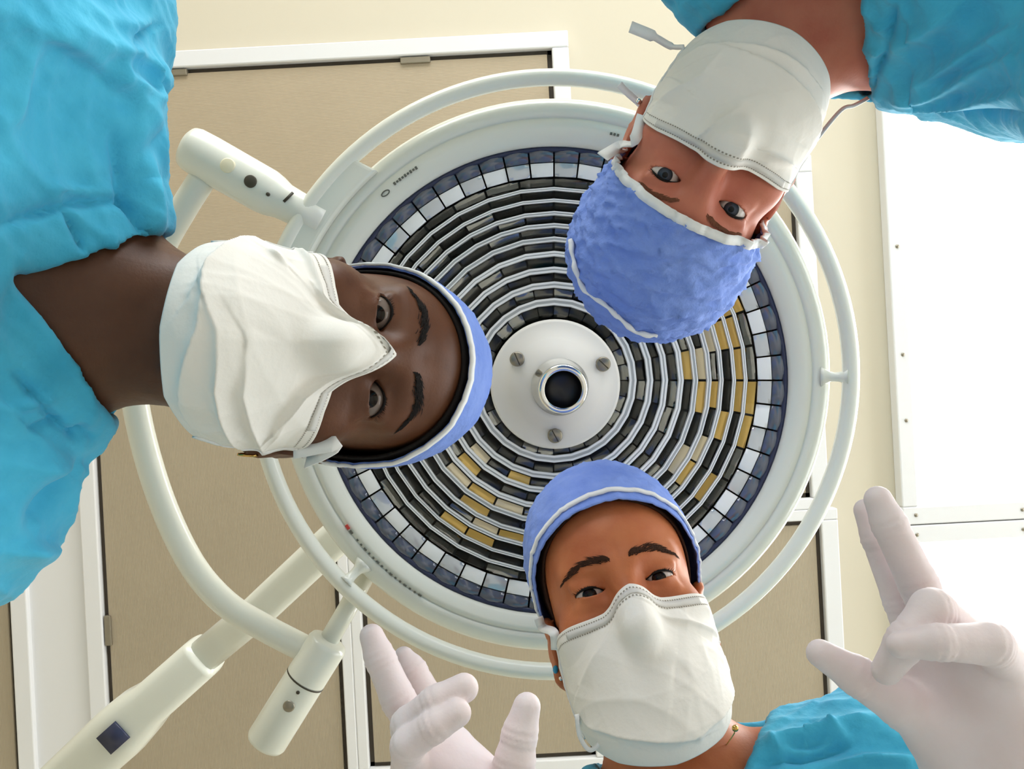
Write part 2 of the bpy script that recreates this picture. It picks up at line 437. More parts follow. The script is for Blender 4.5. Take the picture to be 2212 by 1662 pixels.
RIB_H = ribbed('ribbed_diffuser_lengthwise', (196, 178, 150), (182, 166, 140), 'Y')
RIB_V = ribbed('ribbed_diffuser_crosswise', (186, 172, 148), (174, 160, 136), 'X')
diffuser_panel('long ribbed taupe panel at the top beside the blue sleeve', -960, 122, -712, -170, RIB_H, 'Y', clips=((-690, -703), (-170, -703)))
diffuser_panel('tall taupe panel behind the curved lamp yoke arm', -898, -392, -96, 870, RIB_V, 'X', fr=(36, 23, 36, 36), clips=((-889, 480),))
diffuser_panel('taupe panel behind the pale hand with upright thumb', -346, 138, -96, 803, RIB_V, 'X', fr=(23, 22, 36, 36))
diffuser_panel('taupe panel between the striped blue cap and the raised gloved fingers', 182, 642, 323, 803, RIB_V, 'X', fr=(22, 36, 24, 36))
diffuser_panel('taupe panel mostly hidden by the lamp beside the right cream strip', 196, 626, -420, 275, RIB_V, 'X', fr=(36, 36, 36, 24))
diffuser_panel('sliver of taupe panel at the lower left picture edge', -1640, -1092, 330, 1000, RIB_V, 'X')
tag(ceil_rect('trim_1', -1056, -934, -130, 1000, 0.016, 0.016, M_TRIM), kind='structure')
tag(ceil_rect('trim_2', -356, 800, 839, 1000, 0.016, 0.016, M_TRIM), kind='structure')
M_GLOW = emissive('lit_diffuser', (1.0, 0.99, 0.97), PANEL_EMIT)
def lit_panel(label, s0, s1, t0, t1, fl, ft, fb, screws):
    x, y = CE((s0 + s1) / 2, (t0 + t1) / 2); root = tag(empty('ceiling_light', (x, y, ZC)), label, 'ceiling light', 'lit ceiling panels'); parts = []
    for a in ((s0 - fl, s1 + fl, t0 - ft, t0), (s0 - fl, s1 + fl, t1, t1 + fb), (s0 - fl, s0, t0, t1), (s1, s1 + fl, t0, t1)):
        parts.append(ceil_rect('frame_rail', *a, 0.035, 0.035, M_TRIM, root, 0.003))
    parts.append(ceil_rect('diffuser', s0, s1, t0, t1, 0.022, 0.008, M_GLOW, root))
    for s, t in screws:
        xx, yy = CE(s, t); V, Fc = lathe_data([(0.0, -0.003), (0.003, -0.003), (0.0045, -0.001), (0.0048, 0.002)], 14, (xx, yy, ZC - 0.0345))
        o = mesh('screw', V, Fc, M_SCREW); keep(o, root)
    for p in parts: reparent(p, root)
lit_panel('glowing white ceiling panel above the raised gloved fingers', 848, 1440, -700, 304, 34, 34, 38,
          [(832, -250), (832, -20), (832, 120), (842, 322), (1068, 322), (1290, 322)])
lit_panel('glowing white ceiling panel behind the gloved hand', 848, 1440, 382, 1010, 34, 38, 34, [(1068, 364), (842, 364), (832, 560)])

# ------------------------------------------------------------------ the surgical lamp
LU, LV = 1197.0, 822.0                       # photo pixel on the lamp axis (the axis points down at the camera)
LX, LY = (LU - 1106) / F_PX, (LV - 831) / F_PX
lamp = tag(empty('surgical_lamp', (-1.25, 1.05, ZC)), 'large round white surgical lamp with faceted reflector, handle ring and jointed arms', 'surgical lamp')
LCEN = (LX, LY, CAM_Z)
def lampart(name, prof, m, seg=128, parent=None, shift=None):
    if shift is not None:                    # rings of the housing drift a little: the head is tipped by a degree
        V, Fc = lathe_data(prof, seg, LCEN); V = [v + np.array([0, shift[i // seg], 0]) for i, v in enumerate(V)]
        return keep(mesh(name, V, Fc, m), parent or lamp)
    o = lathe(name, prof, m, seg=seg, center=LCEN); keep(o, parent or lamp); return o
lampart('housing', [(0.02, 1.17), (0.16, 1.165), (0.26, 1.14), (0.31, 1.09), (0.324, 1.05), (0.327, 1.02), (0.326, 1.006), (0.321, 0.997), (0.312, 0.992), (0.3015, 0.990),
                    (0.3005, 0.992), (0.2995, 0.992), (0.2985, 0.990), (0.290, 0.991), (0.279, 0.994), (0.275, 0.999), (0.274, 1.03)], M_LAMP, shift=[-0.007] * 9 + [-0.006, -0.0058, -0.0056, -0.0054, -0.003, -0.001, 0, 0])
lampart('gasket', [(0.2745, 1.02), (0.2745, 1.0005), (0.2700, 1.0005), (0.2690, 1.02)], M_NAVY)
M_DISH = mat('dark_reflector_shell', (58, 58, 54), 0.3, 0.6)
lampart('reflector_shell', [(0.275, 1.05), (0.24, 1.09), (0.19, 1.125), (0.13, 1.15), (0.05, 1.16)], M_DISH)
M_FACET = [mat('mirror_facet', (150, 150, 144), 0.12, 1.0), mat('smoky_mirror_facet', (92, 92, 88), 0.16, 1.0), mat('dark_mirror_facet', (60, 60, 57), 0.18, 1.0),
           mat('painted_amber_glow', (250, 208, 112), 0.22, 0.25), mat('painted_reflection_tile', (252, 252, 250), 0.35, 0.0), mat('clear_lens_glass', (104, 108, 120), 0.12, 0.3), mat('grey_mirror_tile', (200, 204, 208), 0.15, 0.35), mat('painted_yellow_glow', (248, 232, 190), 0.25, 0.3)]  # white tiles: the mirrors' bright reflection is painted as colour
for k_, e_ in ((3, 0.10), (7, 0.12)):                # yellow glints painted in: amber colour plus faint glow, no bulb behind
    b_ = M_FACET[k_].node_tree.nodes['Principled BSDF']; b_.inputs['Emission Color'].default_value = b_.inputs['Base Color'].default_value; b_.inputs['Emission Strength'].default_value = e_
RNG = random.Random(7)
def facet_mesh(name, w0, w1, l, bulge, n=4, m=None):
    """slightly domed trapezium, x tangential, y radial outward, +z its front"""
    V = []; Fc = []
    for i in range(n + 1):
        for j in range(n + 1):
            a, b = i / n * 2 - 1, j / n * 2 - 1; w = w0 + (w1 - w0) * (b + 1) / 2
            V.append((a * w / 2, b * l / 2, bulge * (1 - a * a) * (1 - b * b)))
    for i in range(n):
        for j in range(n):
            q = i * (n + 1) + j; Fc.append((q, q + n + 1, q + n + 2, q + 1))
    k = len(V); V += [(s * (w0 if t < 0 else w1) / 2, t * l / 2, -0.003) for s, t in ((-1, -1), (1, -1), (1, 1), (-1, 1))]
    c = [0, n * (n + 1), (n + 1) ** 2 - 1, n]
    for i in range(4): Fc.append((k + i, k + (i + 1) % 4, c[(i + 1) % 4], c[i]))
    me = bpy.data.meshes.new(name); me.from_pydata(V, [], Fc); me.update()
    me.polygons.foreach_set('use_smooth', [p < n * n for p in range(len(Fc))]); me.materials.append(m)
    return me
def depth_at(px): return 1.0095 + 0.004 * (1 - (px / 505.0) ** 2)
def ring_of(name, n, p0, p1, pick, tilt, jitter, bulge, phase=0.0, dep=None):
    d = dep or depth_at((p0 + p1) / 2); r0, r1 = p0 * d / F_PX, p1 * d / F_PX; rm = (r0 + r1) / 2
    meshes = {}
    for k in range(n):
        th = 2 * math.pi * (k + 0.5) / n + phase; mi = pick(th, k)
        if mi not in meshes: meshes[mi] = facet_mesh(name, 2 * r0 * math.tan(math.pi / n) * 0.93, 2 * r1 * math.tan(math.pi / n) * 0.93, (r1 - r0) * 0.97, bulge, m=M_FACET[mi])
        o = bpy.data.objects.new(name, meshes[mi]); COL.objects.link(o)
        rad = Vector((math.cos(th), math.sin(th), 0)); fwd = Vector((0, 0, -1)); tan = rad.cross(fwd)
        B = Matrix((tan, rad, fwd)).transposed()
        T = Matrix.Rotation(tilt + RNG.gauss(0, jitter), 3, 'X') @ Matrix.Rotation(RNG.gauss(0, jitter), 3, 'Y')
        Mx = (B @ T).to_4x4(); Mx.translation = Vector((LX, LY, CAM_Z + d)) + rad * rm
        o.matrix_world = Mx; o.parent = lamp; o.matrix_parent_inverse = Matrix.Translation(-Vector(lamp.location))
RING = [163, 178, 214, 246, 280, 311, 340, 366, 393, 418, 444]
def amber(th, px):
    u, v = math.cos(th) * px, math.sin(th) * px           # sectors with yellow glints painted on: lower left and right
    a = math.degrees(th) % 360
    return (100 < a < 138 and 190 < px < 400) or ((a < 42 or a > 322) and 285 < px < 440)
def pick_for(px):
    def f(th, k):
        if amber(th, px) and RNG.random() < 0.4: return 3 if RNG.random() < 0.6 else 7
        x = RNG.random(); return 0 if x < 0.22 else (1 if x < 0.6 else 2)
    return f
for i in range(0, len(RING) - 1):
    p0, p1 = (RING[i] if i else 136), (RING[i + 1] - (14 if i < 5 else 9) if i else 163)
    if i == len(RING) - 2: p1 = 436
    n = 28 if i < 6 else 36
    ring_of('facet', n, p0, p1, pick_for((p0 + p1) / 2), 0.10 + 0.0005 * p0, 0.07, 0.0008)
M_RING = mat('pale_glass_rib', (250, 250, 248), 0.25, coat=0.3)
M_RINGMID = mat('grey_glass_groove', (196, 198, 196), 0.25)
for i in range(1, len(RING) - 1):
    po = RING[i]; pi_ = po - (15, 15, 13, 12, 11, 10, 9, 8, 7, 7)[i]; d = 0.9965 if i < 8 else 1.0000; k = d / F_PX; e = 4.6 if i < 5 else 2.6
    n = 28 if i < 6 else 36
    o = lampart('glass_rib', [(pi_ * k, 1.0045), (pi_ * k, d), ((pi_ + e) * k, d), ((pi_ + e) * k, d + 0.0012), ((po - e) * k, d + 0.0012), ((po - e) * k, d), (po * k, d), (po * k, 1.0045)], M_RING, seg=n)
    o.data.polygons.foreach_set('use_smooth', [False] * len(o.data.polygons))
    o.data.materials.append(M_RINGMID)
    for f in range(3 * n, 4 * n): o.data.polygons[f].material_index = 1
ring_of('mirror_tile', 56, 440, 470, lambda th, k: 4 if k % 2 else 6, 0.05, 0.05, 0.0012, dep=1.0025)
ring_of('lens_tile', 56, 471, 502, lambda th, k: 5, 0.0, 0.03, 0.005, dep=1.003)
lampart('glass_cover', [(0.0775, 1.0035), (0.2375, 1.0035), (0.2375, 1.0055), (0.0775, 1.0055), (0.0775, 1.0035)], clear_glass('cover_glass', 1.22))
# hub
HX, HY = (1200 - 1106) / F_PX, (830 - 831) / F_PX
def hubpart(name, prof, m, c=None, seg=72, axis=(0, 0, 1), parent=None):
    o = lathe(name, prof, m, seg=seg, center=c or (HX * 0.985, HY * 0.985, CAM_Z), axis=axis); keep(o, parent or lamp); return o
hub = hubpart('hub_disc', [(0.0, 0.980), (0.0525, 0.980), (0.0528, 0.983), (0.0715, 0.985), (0.0745, 0.987), (0.0755, 0.991), (0.0755, 1.10)], M_HUB)
for (u, v) in ((1117, 776), (1303, 787), (1199, 942)):
    c = PX(u, v, 0.981); V, Fc = lathe_data([(0.0, -0.003), (0.0072, -0.003), (0.0085, -0.0015), (0.0086, 0.006)], 24, c)
    sc = mesh('screw', V, Fc, M_SCREW); keep(sc, lamp)
    bm = bmesh.new(); box_bm(bm, (0, 0, 0), (0.0150, 0.0012, 0.0012), Matrix.Translation(c + np.array([0, 0, -0.0031])) @ Matrix.Rotation(RNG.uniform(0.3, 1.2), 4, 'Z'))
    me = bpy.data.meshes.new('screw_slot'); bm.to_mesh(me); bm.free(); keep(link('screw_slot', me, M_DARKDOT, smooth=False), sc)
ax = np.array(PX(1214, 840, 0.945)) - np.array(PX(1204, 832, 0.983)); ax /= np.linalg.norm(ax)
c0 = PX(1208, 835, 0.98)
o = lathe('handle_socket', [(0.0325, -0.004), (0.033, 0.008), (0.031, 0.010), (0.0305, 0.018), (0.029, 0.020), (0.0285, 0.030), (0.0265, 0.033), (0.0215, 0.034), (0.0205, 0.031)], M_CHROME, seg=64, center=c0, axis=ax); keep(o, lamp)
o = lathe('socket_bore', [(0.0206, 0.033), (0.0200, 0.020), (0.011, 0.015), (0.0, 0.014)], M_BLACK, seg=48, center=c0, axis=ax); keep(o, lamp)
# handle ring, struts, bracket
RC = PX(1196, 809, 0.985); RR = 642 * 0.985 / F_PX
path = [RC + np.array([RR * math.cos(a), RR * math.sin(a), 0]) for a in np.linspace(0, 2 * math.pi, 128, endpoint=False)]
o = tube('handle_ring', path, 0.0098, M_LAMP, closed=True, seg=20); keep(o, lamp)
for deg in (0.5, 135.0):
    a = math.radians(deg); e = np.array([math.cos(a), math.sin(a), 0])
    p0 = RC + e * (RR - 0.003); p1 = RC + e * 0.314 + np.array([0, 0, 0.012])
    pts = [p0 + (p1 - p0) * t for t in np.linspace(0, 1, 7)]; o = tube('ring_strut', pts, [0.012, 0.0075, 0.0058, 0.0055, 0.006, 0.009, 0.013], M_LAMP, seg=14); keep(o, lamp)
def slab(name, outline, z0, z1, m, bev=0.006):
    """extruded outline (world x, y), bevelled"""
    bm = bmesh.new(); vs = [bm.verts.new((p[0], p[1], z0)) for p in outline]; f = bm.faces.new(vs)
    r = bmesh.ops.extrude_face_region(bm, geom=[f]); bmesh.ops.translate(bm, vec=(0, 0, z1 - z0), verts=[v for v in r['geom'] if isinstance(v, bmesh.types.BMVert)])
    bmesh.ops.recalc_face_normals(bm, faces=bm.faces[:])
    bmesh.ops.bevel(bm, geom=[e for e in bm.edges if abs(e.verts[0].co.z - e.verts[1].co.z) < 1e-6], offset=bev, segments=3, affect='EDGES', profile=0.6)
    me = bpy.data.meshes.new(name); bm.to_mesh(me); bm.free(); return link(name, me, m, smooth=False)
out = []
for a in np.linspace(math.radians(226.5), math.radians(196), 16): out.append(RC + np.array([math.cos(a), math.sin(a), 0]) * (RR + 0.007))
for a in np.linspace(math.radians(194), math.radians(229), 16): out.append(RC + np.array([math.cos(a), math.sin(a), 0]) * 0.312)
o = slab('yoke_bracket', out, CAM_Z + 0.979, CAM_Z + 1.012, M_LAMP, 0.005); keep(o, lamp)
kb = [PX(u, v, 0.995) for u, v in ((404, 316), (408, 318), (418, 324), (450, 343), (575, 414), (594, 425), (612, 435), (640, 450), (700, 482))]
o = tube('yoke_knuckle', kb, [0.020, 0.0245, 0.0265, 0.0275, 0.0270, 0.0250, 0.0215, 0.0205, 0.0205], M_LAMP, seg=28); keep(o, lamp)
def dot(name, u, v, d, r, m, parent=lamp, h=0.002):
    c = PX(u, v, d); V, Fc = lathe_data([(0.0, -h), (r * 0.85, -h), (r, -h * 0.6), (r, 0.004)], 24, c); return keep(mesh(name, V, Fc, m), parent)
dot('cream_plug', 492, 358, 0.9685, 0.0086, M_CREAMDOT); dot('bearing_cap', 541, 392, 0.9675, 0.0072, M_DARKDOT); dot('pin_hole', 579, 420, 0.970, 0.0022, M_DARKDOT)
o = ribbon('slot', [PX(613, 436, 0.9735), PX(622, 427, 0.9732), PX(633, 416, 0.9745)], 0.0028, (1, 1, 0), M_DARKDOT, th=0.002); keep(o, lamp)
yk = catmull([PX(438, 385, 1.0), PX(400, 445, 1.005), PX(352, 530, 1.015), PX(308, 640, 1.03), PX(285, 750, 1.04), PX(290, 855, 1.045), PX(318, 985, 1.045), PX(362, 1115, 1.04), PX(420, 1228, 1.035), PX(490, 1306, 1.03), PX(570, 1356, 1.025), PX(662, 1404, 1.02)], 8)
o = tube('yoke_arm', yk, 0.0158, M_LAMP, seg=22); keep(o, lamp)
pth, rr = capped(PX(712, 1383, 1.012), PX(660, 1466, 1.012), 0.0245, 0.25); rr[3:] = [0.0245] * 3
o = tube('arm_joint', pth, rr, M_LAMP, seg=32); keep(o, lamp)
pth, rr = capped(PX(660, 1466, 1.012), PX(571, 1609, 1.012), 0.0245, 0.25); rr[:3] = [0.0245] * 3
o = tube('joint_cover', pth, rr, M_LAMP, seg=32); keep(o, lamp)
o = tube('joint_seam', [PX(661, 1465, 1.012), PX(659, 1468, 1.012)], 0.0248, M_DARKDOT, seg=32); keep(o, lamp)
dot('pin_hole', 644, 1496, 0.9885, 0.0022, M_DARKDOT); o = dot('bearing_cap', 624, 1526, 0.9885, 0.0068, M_SCREW)
o = tube('joint_stem', [PX(702, 1398, 1.014), PX(745, 1325, 1.03), PX(800, 1225, 1.07)], 0.0118, M_LAMP, seg=20); keep(o, lamp)
DB = 1.33                                                          # the spring arm passes behind the lamp head
def armpath(pts): return [PX(u, v, d) for u, v, d in pts]
o = tube('spring_arm', armpath([(900, 1015, 1.26), (720, 1168, 1.29), (560, 1318, 1.32), (440, 1417, 1.34)]), [0.027] * 4, M_LAMP, seg=24, sq=4); keep(o, lamp)
sleeve = armpath([(447, 1411, 1.335), (438, 1419, 1.337), (330, 1515, 1.35), (300, 1541, 1.353), (265, 1575, 1.36), (225, 1612, 1.366), (130, 1695, 1.38), (-60, 1862, 1.40)])
o = tube('arm_sleeve', sleeve, [0.030, 0.0335, 0.0345, 0.041, 0.045, 0.044, 0.040, 0.039], M_LAMP, seg=24, sq=4); keep(o, lamp)
o = ribbon('arm_window', [PX(225, 1612, 1.312), PX(264, 1577, 1.307)], 0.034, (1, 1, 0), M_NAVY, th=0.004); keep(o, lamp)
a_ = PX(-60, 1862, 1.40); cm = Vector((lamp.location.x, lamp.location.y, 0))
o = tube('swing_arm', [a_, (a_ + np.array([cm.x, cm.y, CAM_Z + 1.5])) / 2, np.array([cm.x, cm.y, CAM_Z + 1.55])], 0.036, M_LAMP, seg=20); keep(o, lamp)
o = tube('ceiling_post', [(cm.x, cm.y, CAM_Z + 1.45), (cm.x, cm.y, ZC - 0.04)], 0.05, M_LAMP, seg=28); keep(o, lamp)
o = lathe('mount_flange', [(0.05, -0.06), (0.13, -0.05), (0.14, 0.0), (0.0, 0.0)], M_LAMP, seg=40, center=(cm.x, cm.y, ZC)); keep(o, lamp)
# printed scale along the rim and the small maker's marks
V = []; Fc = []
def mark(px, deg, du, dr):
    a = math.radians(deg); e = np.array([math.cos(a), math.sin(a), 0]); t = np.array([-e[1], e[0], 0]); d = 0.9885; c = np.array([LX, LY, 0]) * 0.99 + np.array([0, 0, CAM_Z + d]) + e * px * d / F_PX
    b = len(V)
    for z in (0, 0.0035):
        for i, j in ((-1, -1), (1, -1), (1, 1), (-1, 1)): V.append(c + t * i * du + e * j * dr + np.array([0, 0, z]))
    Fc.extend([(b, b + 3, b + 2, b + 1), (b, b + 1, b + 5, b + 4), (b + 1, b + 2, b + 6, b + 5), (b + 2, b + 3, b + 7, b + 6), (b + 3, b, b + 4, b + 7)])
for k in range(15): mark(548, 122 + k * 1.35, 0.0013 if k % 3 else 0.0022, 0.0008)
mark(548, 143.2, 0.0025, 0.0012)
for k in range(9): mark(548, 231 + k * 0.75, 0.0012, 0.0010 if k % 2 else 0.0016)
for k in range(3): mark(548, 283 + k * 0.8, 0.0012, 0.0012)
o = mesh('printed_scale', V, Fc, mat('print_ink', (92, 94, 84), 0.6), smooth=False); keep(o, lamp); tag(o, kind='stuff')
V = []; Fc = []; mark(548, 144.6, 0.0030, 0.0016); keep(mesh('red_mark', V, Fc, mat('red_print_ink', (190, 60, 50), 0.6), smooth=False), lamp)
a = math.radians(228.0); c = np.array([LX * .99, LY * .99, CAM_Z + 0.9885]) + np.array([math.cos(a), math.sin(a), 0]) * 545 * 0.9885 / F_PX
pts = [c + np.array([math.cos(t) * 0.0052 * 0.8 - math.sin(t) * 0.0026 * 0.6, math.cos(t) * -0.0052 * 0.6 - math.sin(t) * 0.0026 * 0.8, 0.001]) for t in np.linspace(0, 2 * math.pi, 24, endpoint=False)]
keep(tube('oval_mark', pts, 0.0007, MATS['print_ink'], closed=True, seg=6), lamp)

# ------------------------------------------------------------------ people
def head_sdf(p, c, detail=True):
    """head in its own frame: x to the person's left, y up, z out of the face, eyes at y = 0"""
    w = c.get('wide', 0.94); p = (p[0] / w, p[1], p[2])
    ax = np.abs(p[0]); q = (ax, p[1], p[2])
    d = ell(p, (0, 0.030, -0.012), (0.074, 0.086, 0.093))
    d = smin(d, ell(p, (0, 0.036, 0.030), (0.062, 0.056, 0.054)), 0.02)
    d = smin(d, ell(p, (0, -0.034, 0.024), (0.062, 0.074, 0.056)), 0.025)
    d = smin(d, ell(p, (0, -0.080, 0.030), (0.050, 0.040, 0.050)), 0.025)
    d = smin(d, sph(q, (0.046, -0.030, 0.050), 0.022), 0.02)
    d = smin(d, sph(p, (0, -0.106, 0.066), 0.018), 0.03)
    if not detail: return d
    d = smin(d, cap(q, (0.010, 0.0175, 0.0775), (0.046, 0.0195, 0.062), 0.0085, 0.0070), 0.016)       # brow ridge
    d = smax(d, -ell(q, (0.033, -0.001, 0.0985), (0.021, 0.0135, 0.0225)), 0.012)                        # eye sockets
    d = smin(d, cap(p, (0, 0.010, 0.0785), (0, -0.040, 0.100), 0.0085, 0.0115), 0.014)                  # nose
    d = smin(d, sph(q, (0.013, -0.045, 0.089), 0.009), 0.008)
    # eyelids round each eyeball, opened along an almond
    ho, hl, tl = c.get('lid', (0.0052, 0.0042, 0.06)); E = (c.get('ex', 0.033), 0.0, 0.0655)
    lid = sph(q, E, 0.01405); d = smin(d, lid, 0.0055)
    d = smin(d, cap(q, (E[0] - 0.012, 0.0088, 0.0755), (E[0] + 0.013, 0.0085, 0.0700), 0.0028), 0.006)   # fold over the upper lid
    d = smin(d, cap(q, (E[0] - 0.010, -0.0105, 0.0730), (E[0] + 0.012, -0.0105, 0.0680), 0.0028), 0.007) # pouch under the eye
    dx = (ax - E[0]); k = np.clip(1 - (dx / 0.0150) ** 2, -1.0, 1); y = p[1] - tl * dx
    alm = np.maximum(np.maximum(y - ho * k, -hl * k - y), E[2] + 0.002 - p[2])
    d = np.maximum(d, -np.maximum(alm, -sph(q, E, 0.0116)))
    # ears
    e = ell(q, (0.0765, -0.026, -0.008), (0.0075, 0.031, 0.018))
    e = smax(e, -ell(q, (0.0835, -0.023, -0.004), (0.0065, 0.021, 0.010)), 0.003)
    e = smin(e, cap(q, (0.0800, -0.005, 0.004), (0.0815, 0.001, -0.014), 0.0035), 0.004)
    e = smin(e, cap(q, (0.0815, 0.001, -0.014), (0.0810, -0.033, -0.024), 0.0035), 0.004)
    e = smin(e, sph(q, (0.0770, -0.053, -0.002), 0.0062), 0.006)
    e = smin(e, sph(q, (0.0740, -0.025, 0.009), 0.005), 0.005)
    return smin(d, e, 0.006)

def mask_hull(p, c):
    w = c.get('wide', 0.94); p = (p[0] / w, p[1], p[2]); q = (np.abs(p[0]), p[1], p[2])
    d = ell(p, (0, -0.050, 0.024), (0.0705, 0.105, 0.066))
    d = smin(d, ell(p, (0, -0.096, 0.050), (0.056, 0.055, 0.056)), 0.03)
    d = smin(d, cap(p, (0, 0.008, 0.0825), (0, -0.042, 0.108), 0.0085, 0.012), 0.019)
    return np.minimum(d - 0.004, smin(d, head_sdf((p[0] * w, p[1], p[2]), c, False), 0.012) - 0.0022)

class Person: pass

def make_head_map(R, t):
    R = np.array(R, float); u, _, v = np.linalg.svd(R); R = u @ v
    T = np.array([t[0], t[1], t[2] + CAM_Z])
    return R, T, (lambda V: np.asarray(V) @ R.T + T), (lambda Wp: (np.asarray(Wp) - T) @ R)

def torso_sdf(p, b, off=0.0):
    """trunk, shoulders and upper arms; b holds joints in the frame of p"""
    NB, SR, SL, CH, WA, HP, xl = b['NB'], b['SR'], b['SL'], b['CH'], b['WA'], b['HP'], b['xl']
    bk = b['back']
    d = cap(p, SR, SL, b.get('rs', 0.058))
    d = smin(d, cap(p, NB + bk * 0.012, (NB + SR) / 2 + bk * 0.006, 0.050, 0.050), 0.03)
    d = smin(d, cap(p, NB + bk * 0.012, (NB + SL) / 2 + bk * 0.006, 0.050, 0.050), 0.03)
    d = smin(d, cap(p, CH - xl * 0.075, CH + xl * 0.075, 0.098), 0.06)
    d = smin(d, cap(p, WA - xl * 0.045, WA + xl * 0.045, 0.092), 0.08)
    d = smin(d, cap(p, HP - xl * 0.065, HP + xl * 0.065, 0.105), 0.08)
    for k in (-0.055, 0.055):
        d = smin(d, cap(p, CH + xl * k, WA + xl * k * 0.8, 0.092, 0.088), 0.04); d = smin(d, cap(p, WA + xl * k * 0.8, HP + xl * k, 0.088, 0.100), 0.04)
    return d - off

def person(name, label, R, t, cfg):
    P = Person(); c = cfg
    yw = math.radians(c.get('yaw', 0)); R = np.array(R, float); e_ = np.array([0, 0, 0.078])
    Ry = np.array([[math.cos(yw), 0, math.sin(yw)], [0, 1, 0], [-math.sin(yw), 0, math.cos(yw)]]); R2 = R @ Ry
    t = np.array(t) + R @ e_ - R2 @ e_ + np.array(c.get('shift', (0, 0, 0))); R = R2
    P.R, P.T, P.w, P.l = make_head_map(R, t)
    foot = cfg['feet']
    P.root = tag(empty('person', ((foot[0][0] + foot[1][0]) / 2, (foot[0][1] + foot[1][1]) / 2, 0)), label, 'person', 'people leaning over the camera')
    Wd = {k: np.array(v, float) for k, v in cfg['joints'].items()}          # world joints, depth already turned into z
    NB, HP = Wd['NB'], Wd['HP']; dn = (HP - NB) / np.linalg.norm(HP - NB)
    xl = Wd['SL'] - Wd['SR']; xl -= dn * (xl @ dn); xl /= np.linalg.norm(xl); fr = np.cross(xl, -dn); fr /= np.linalg.norm(fr)   # fr: out of the chest
    Wd['CH'] = NB + dn * 0.17 + fr * 0.005; Wd['WA'] = NB + dn * 0.36
    Wd['xl'] = xl; Wd['back'] = -fr
    P.W, P.dn, P.fr, P.xl = Wd, dn, fr, xl
    LJ = {k: (P.l(v) if k not in ('xl', 'back') else v @ P.R) for k, v in Wd.items()}
    # --- skin: head, neck, trunk and arms in one surface, fine at the eyes, coarse far away
    lo = np.min([LJ[k] for k in ('NB', 'SR', 'SL', 'CH')] + [[-0.1, -0.13, -0.12]], 0) - 0.13
    hi = np.max([LJ[k] for k in ('NB', 'SR', 'SL', 'CH')] + [[0.1, 0.13, 0.12]], 0) + 0.13
    arms = [LJ[k] for k in ('ER', 'WR', 'EL', 'WL') if k in LJ]
    if arms: lo = np.minimum(lo, np.min(arms, 0) - 0.06); hi = np.maximum(hi, np.max(arms, 0) + 0.06)
    xs = grid1(lo[0], hi[0], 0.011, (-0.064, 0.064), 0.0015); ys = grid1(lo[1], hi[1], 0.011, (-0.03, 0.045), 0.0013); zs = grid1(lo[2], hi[2], 0.011, (0.052, 0.094), 0.0013)
    p = (xs[:, None, None], ys[None, :, None], zs[None, None, :])
    d = head_sdf(p, c)
    n0 = np.array([0, -0.050, -0.022]); n1 = LJ['NB'] + LJ['back'] * 0.008
    d = smin(d, cap(p, n0, n1, 0.053, c.get('neck', 0.054)), 0.025)
    for sgn in (-1, 1):                                                   # neck tendons to the breastbone
        d = smin(d, cap(p, (sgn * 0.055, -0.060, -0.012), n1 - LJ['back'] * 0.048 + LJ['xl'] * sgn * 0.014, 0.012, 0.010), 0.02)
    d = smin(d, torso_sdf(p, LJ), 0.035)
    for s_, e_, w_ in (('SR', 'ER', 'WR'), ('SL', 'EL', 'WL')):
        if e_ in LJ:
            d = smin(d, cap(p, LJ[s_], LJ[e_], 0.048, 0.040), 0.03); d = smin(d, cap(p, LJ[e_], LJ[w_], 0.040, 0.027), 0.02)
    V, Q = snets(d.astype(np.float32), xs, ys, zs)
    skin = fast_mesh('body', V, Q, M_SKIN[c['skin']])
    MW = Matrix([list(P.R[i]) + [P.T[i]] for i in range(3)] + [[0, 0, 0, 1]])
    P.MW = MW
    def put(o, parent=None):
        """o holds head-frame coordinates"""
        o.parent = parent or P.root
        if parent is None: o.matrix_parent_inverse = Matrix.Translation(-Vector(P.root.location)); o.matrix_basis = MW
        return o
    P.put = put; put(skin)
    # --- eyes
    em = eye_mat('iris_' + c['eye'][0], c['eye'][1], c['eye'][2])
    camL = P.l(np.array([0, 0, CAM_Z]))
    wd = c.get('wide', 0.94)
    for sx in (-1, 1):
        bm = bmesh.new(); bmesh.ops.create_uvsphere(bm, u_segments=40, v_segments=24, radius=0.0124)
        for v in bm.verts:
            if v.co.z > 0.0112: v.co.z += (v.co.z - 0.0112) * 0.9
        me = bpy.data.meshes.new('eyeball'); bm.to_mesh(me); bm.free(); o = link('eyeball', me, em)
        cen = np.array([sx * c.get('ex', 0.033) * wd, 0, 0.0655]); g = camL - cen; g = g / np.linalg.norm(g) + np.array(c.get('gaze', (0, 0, 0))); g /= np.linalg.norm(g)
        a, b_, cc = frame_from(g, (0, 1, 0)); L = Matrix([[a[i], b_[i], cc[i], cen[i]] for i in range(3)] + [[0, 0, 0, 1]])
        o.parent = P.root; o.matrix_parent_inverse = Matrix.Translation(-Vector(P.root.location)); o.matrix_basis = MW @ L
    hf = lambda q: head_sdf(q, c)
    def onface(x, y, up=0.0):
        x = np.asarray(x, float); y = np.asarray(y, float); o = np.stack([x, y, np.zeros_like(x)], 1)
        r = bisect(hf, o, np.broadcast_to(np.array([0, 0, 1.0]), o.shape), 0.0, 0.14); o[:, 2] = r + up
        return o
    rg = np.random.default_rng(c['seed'])
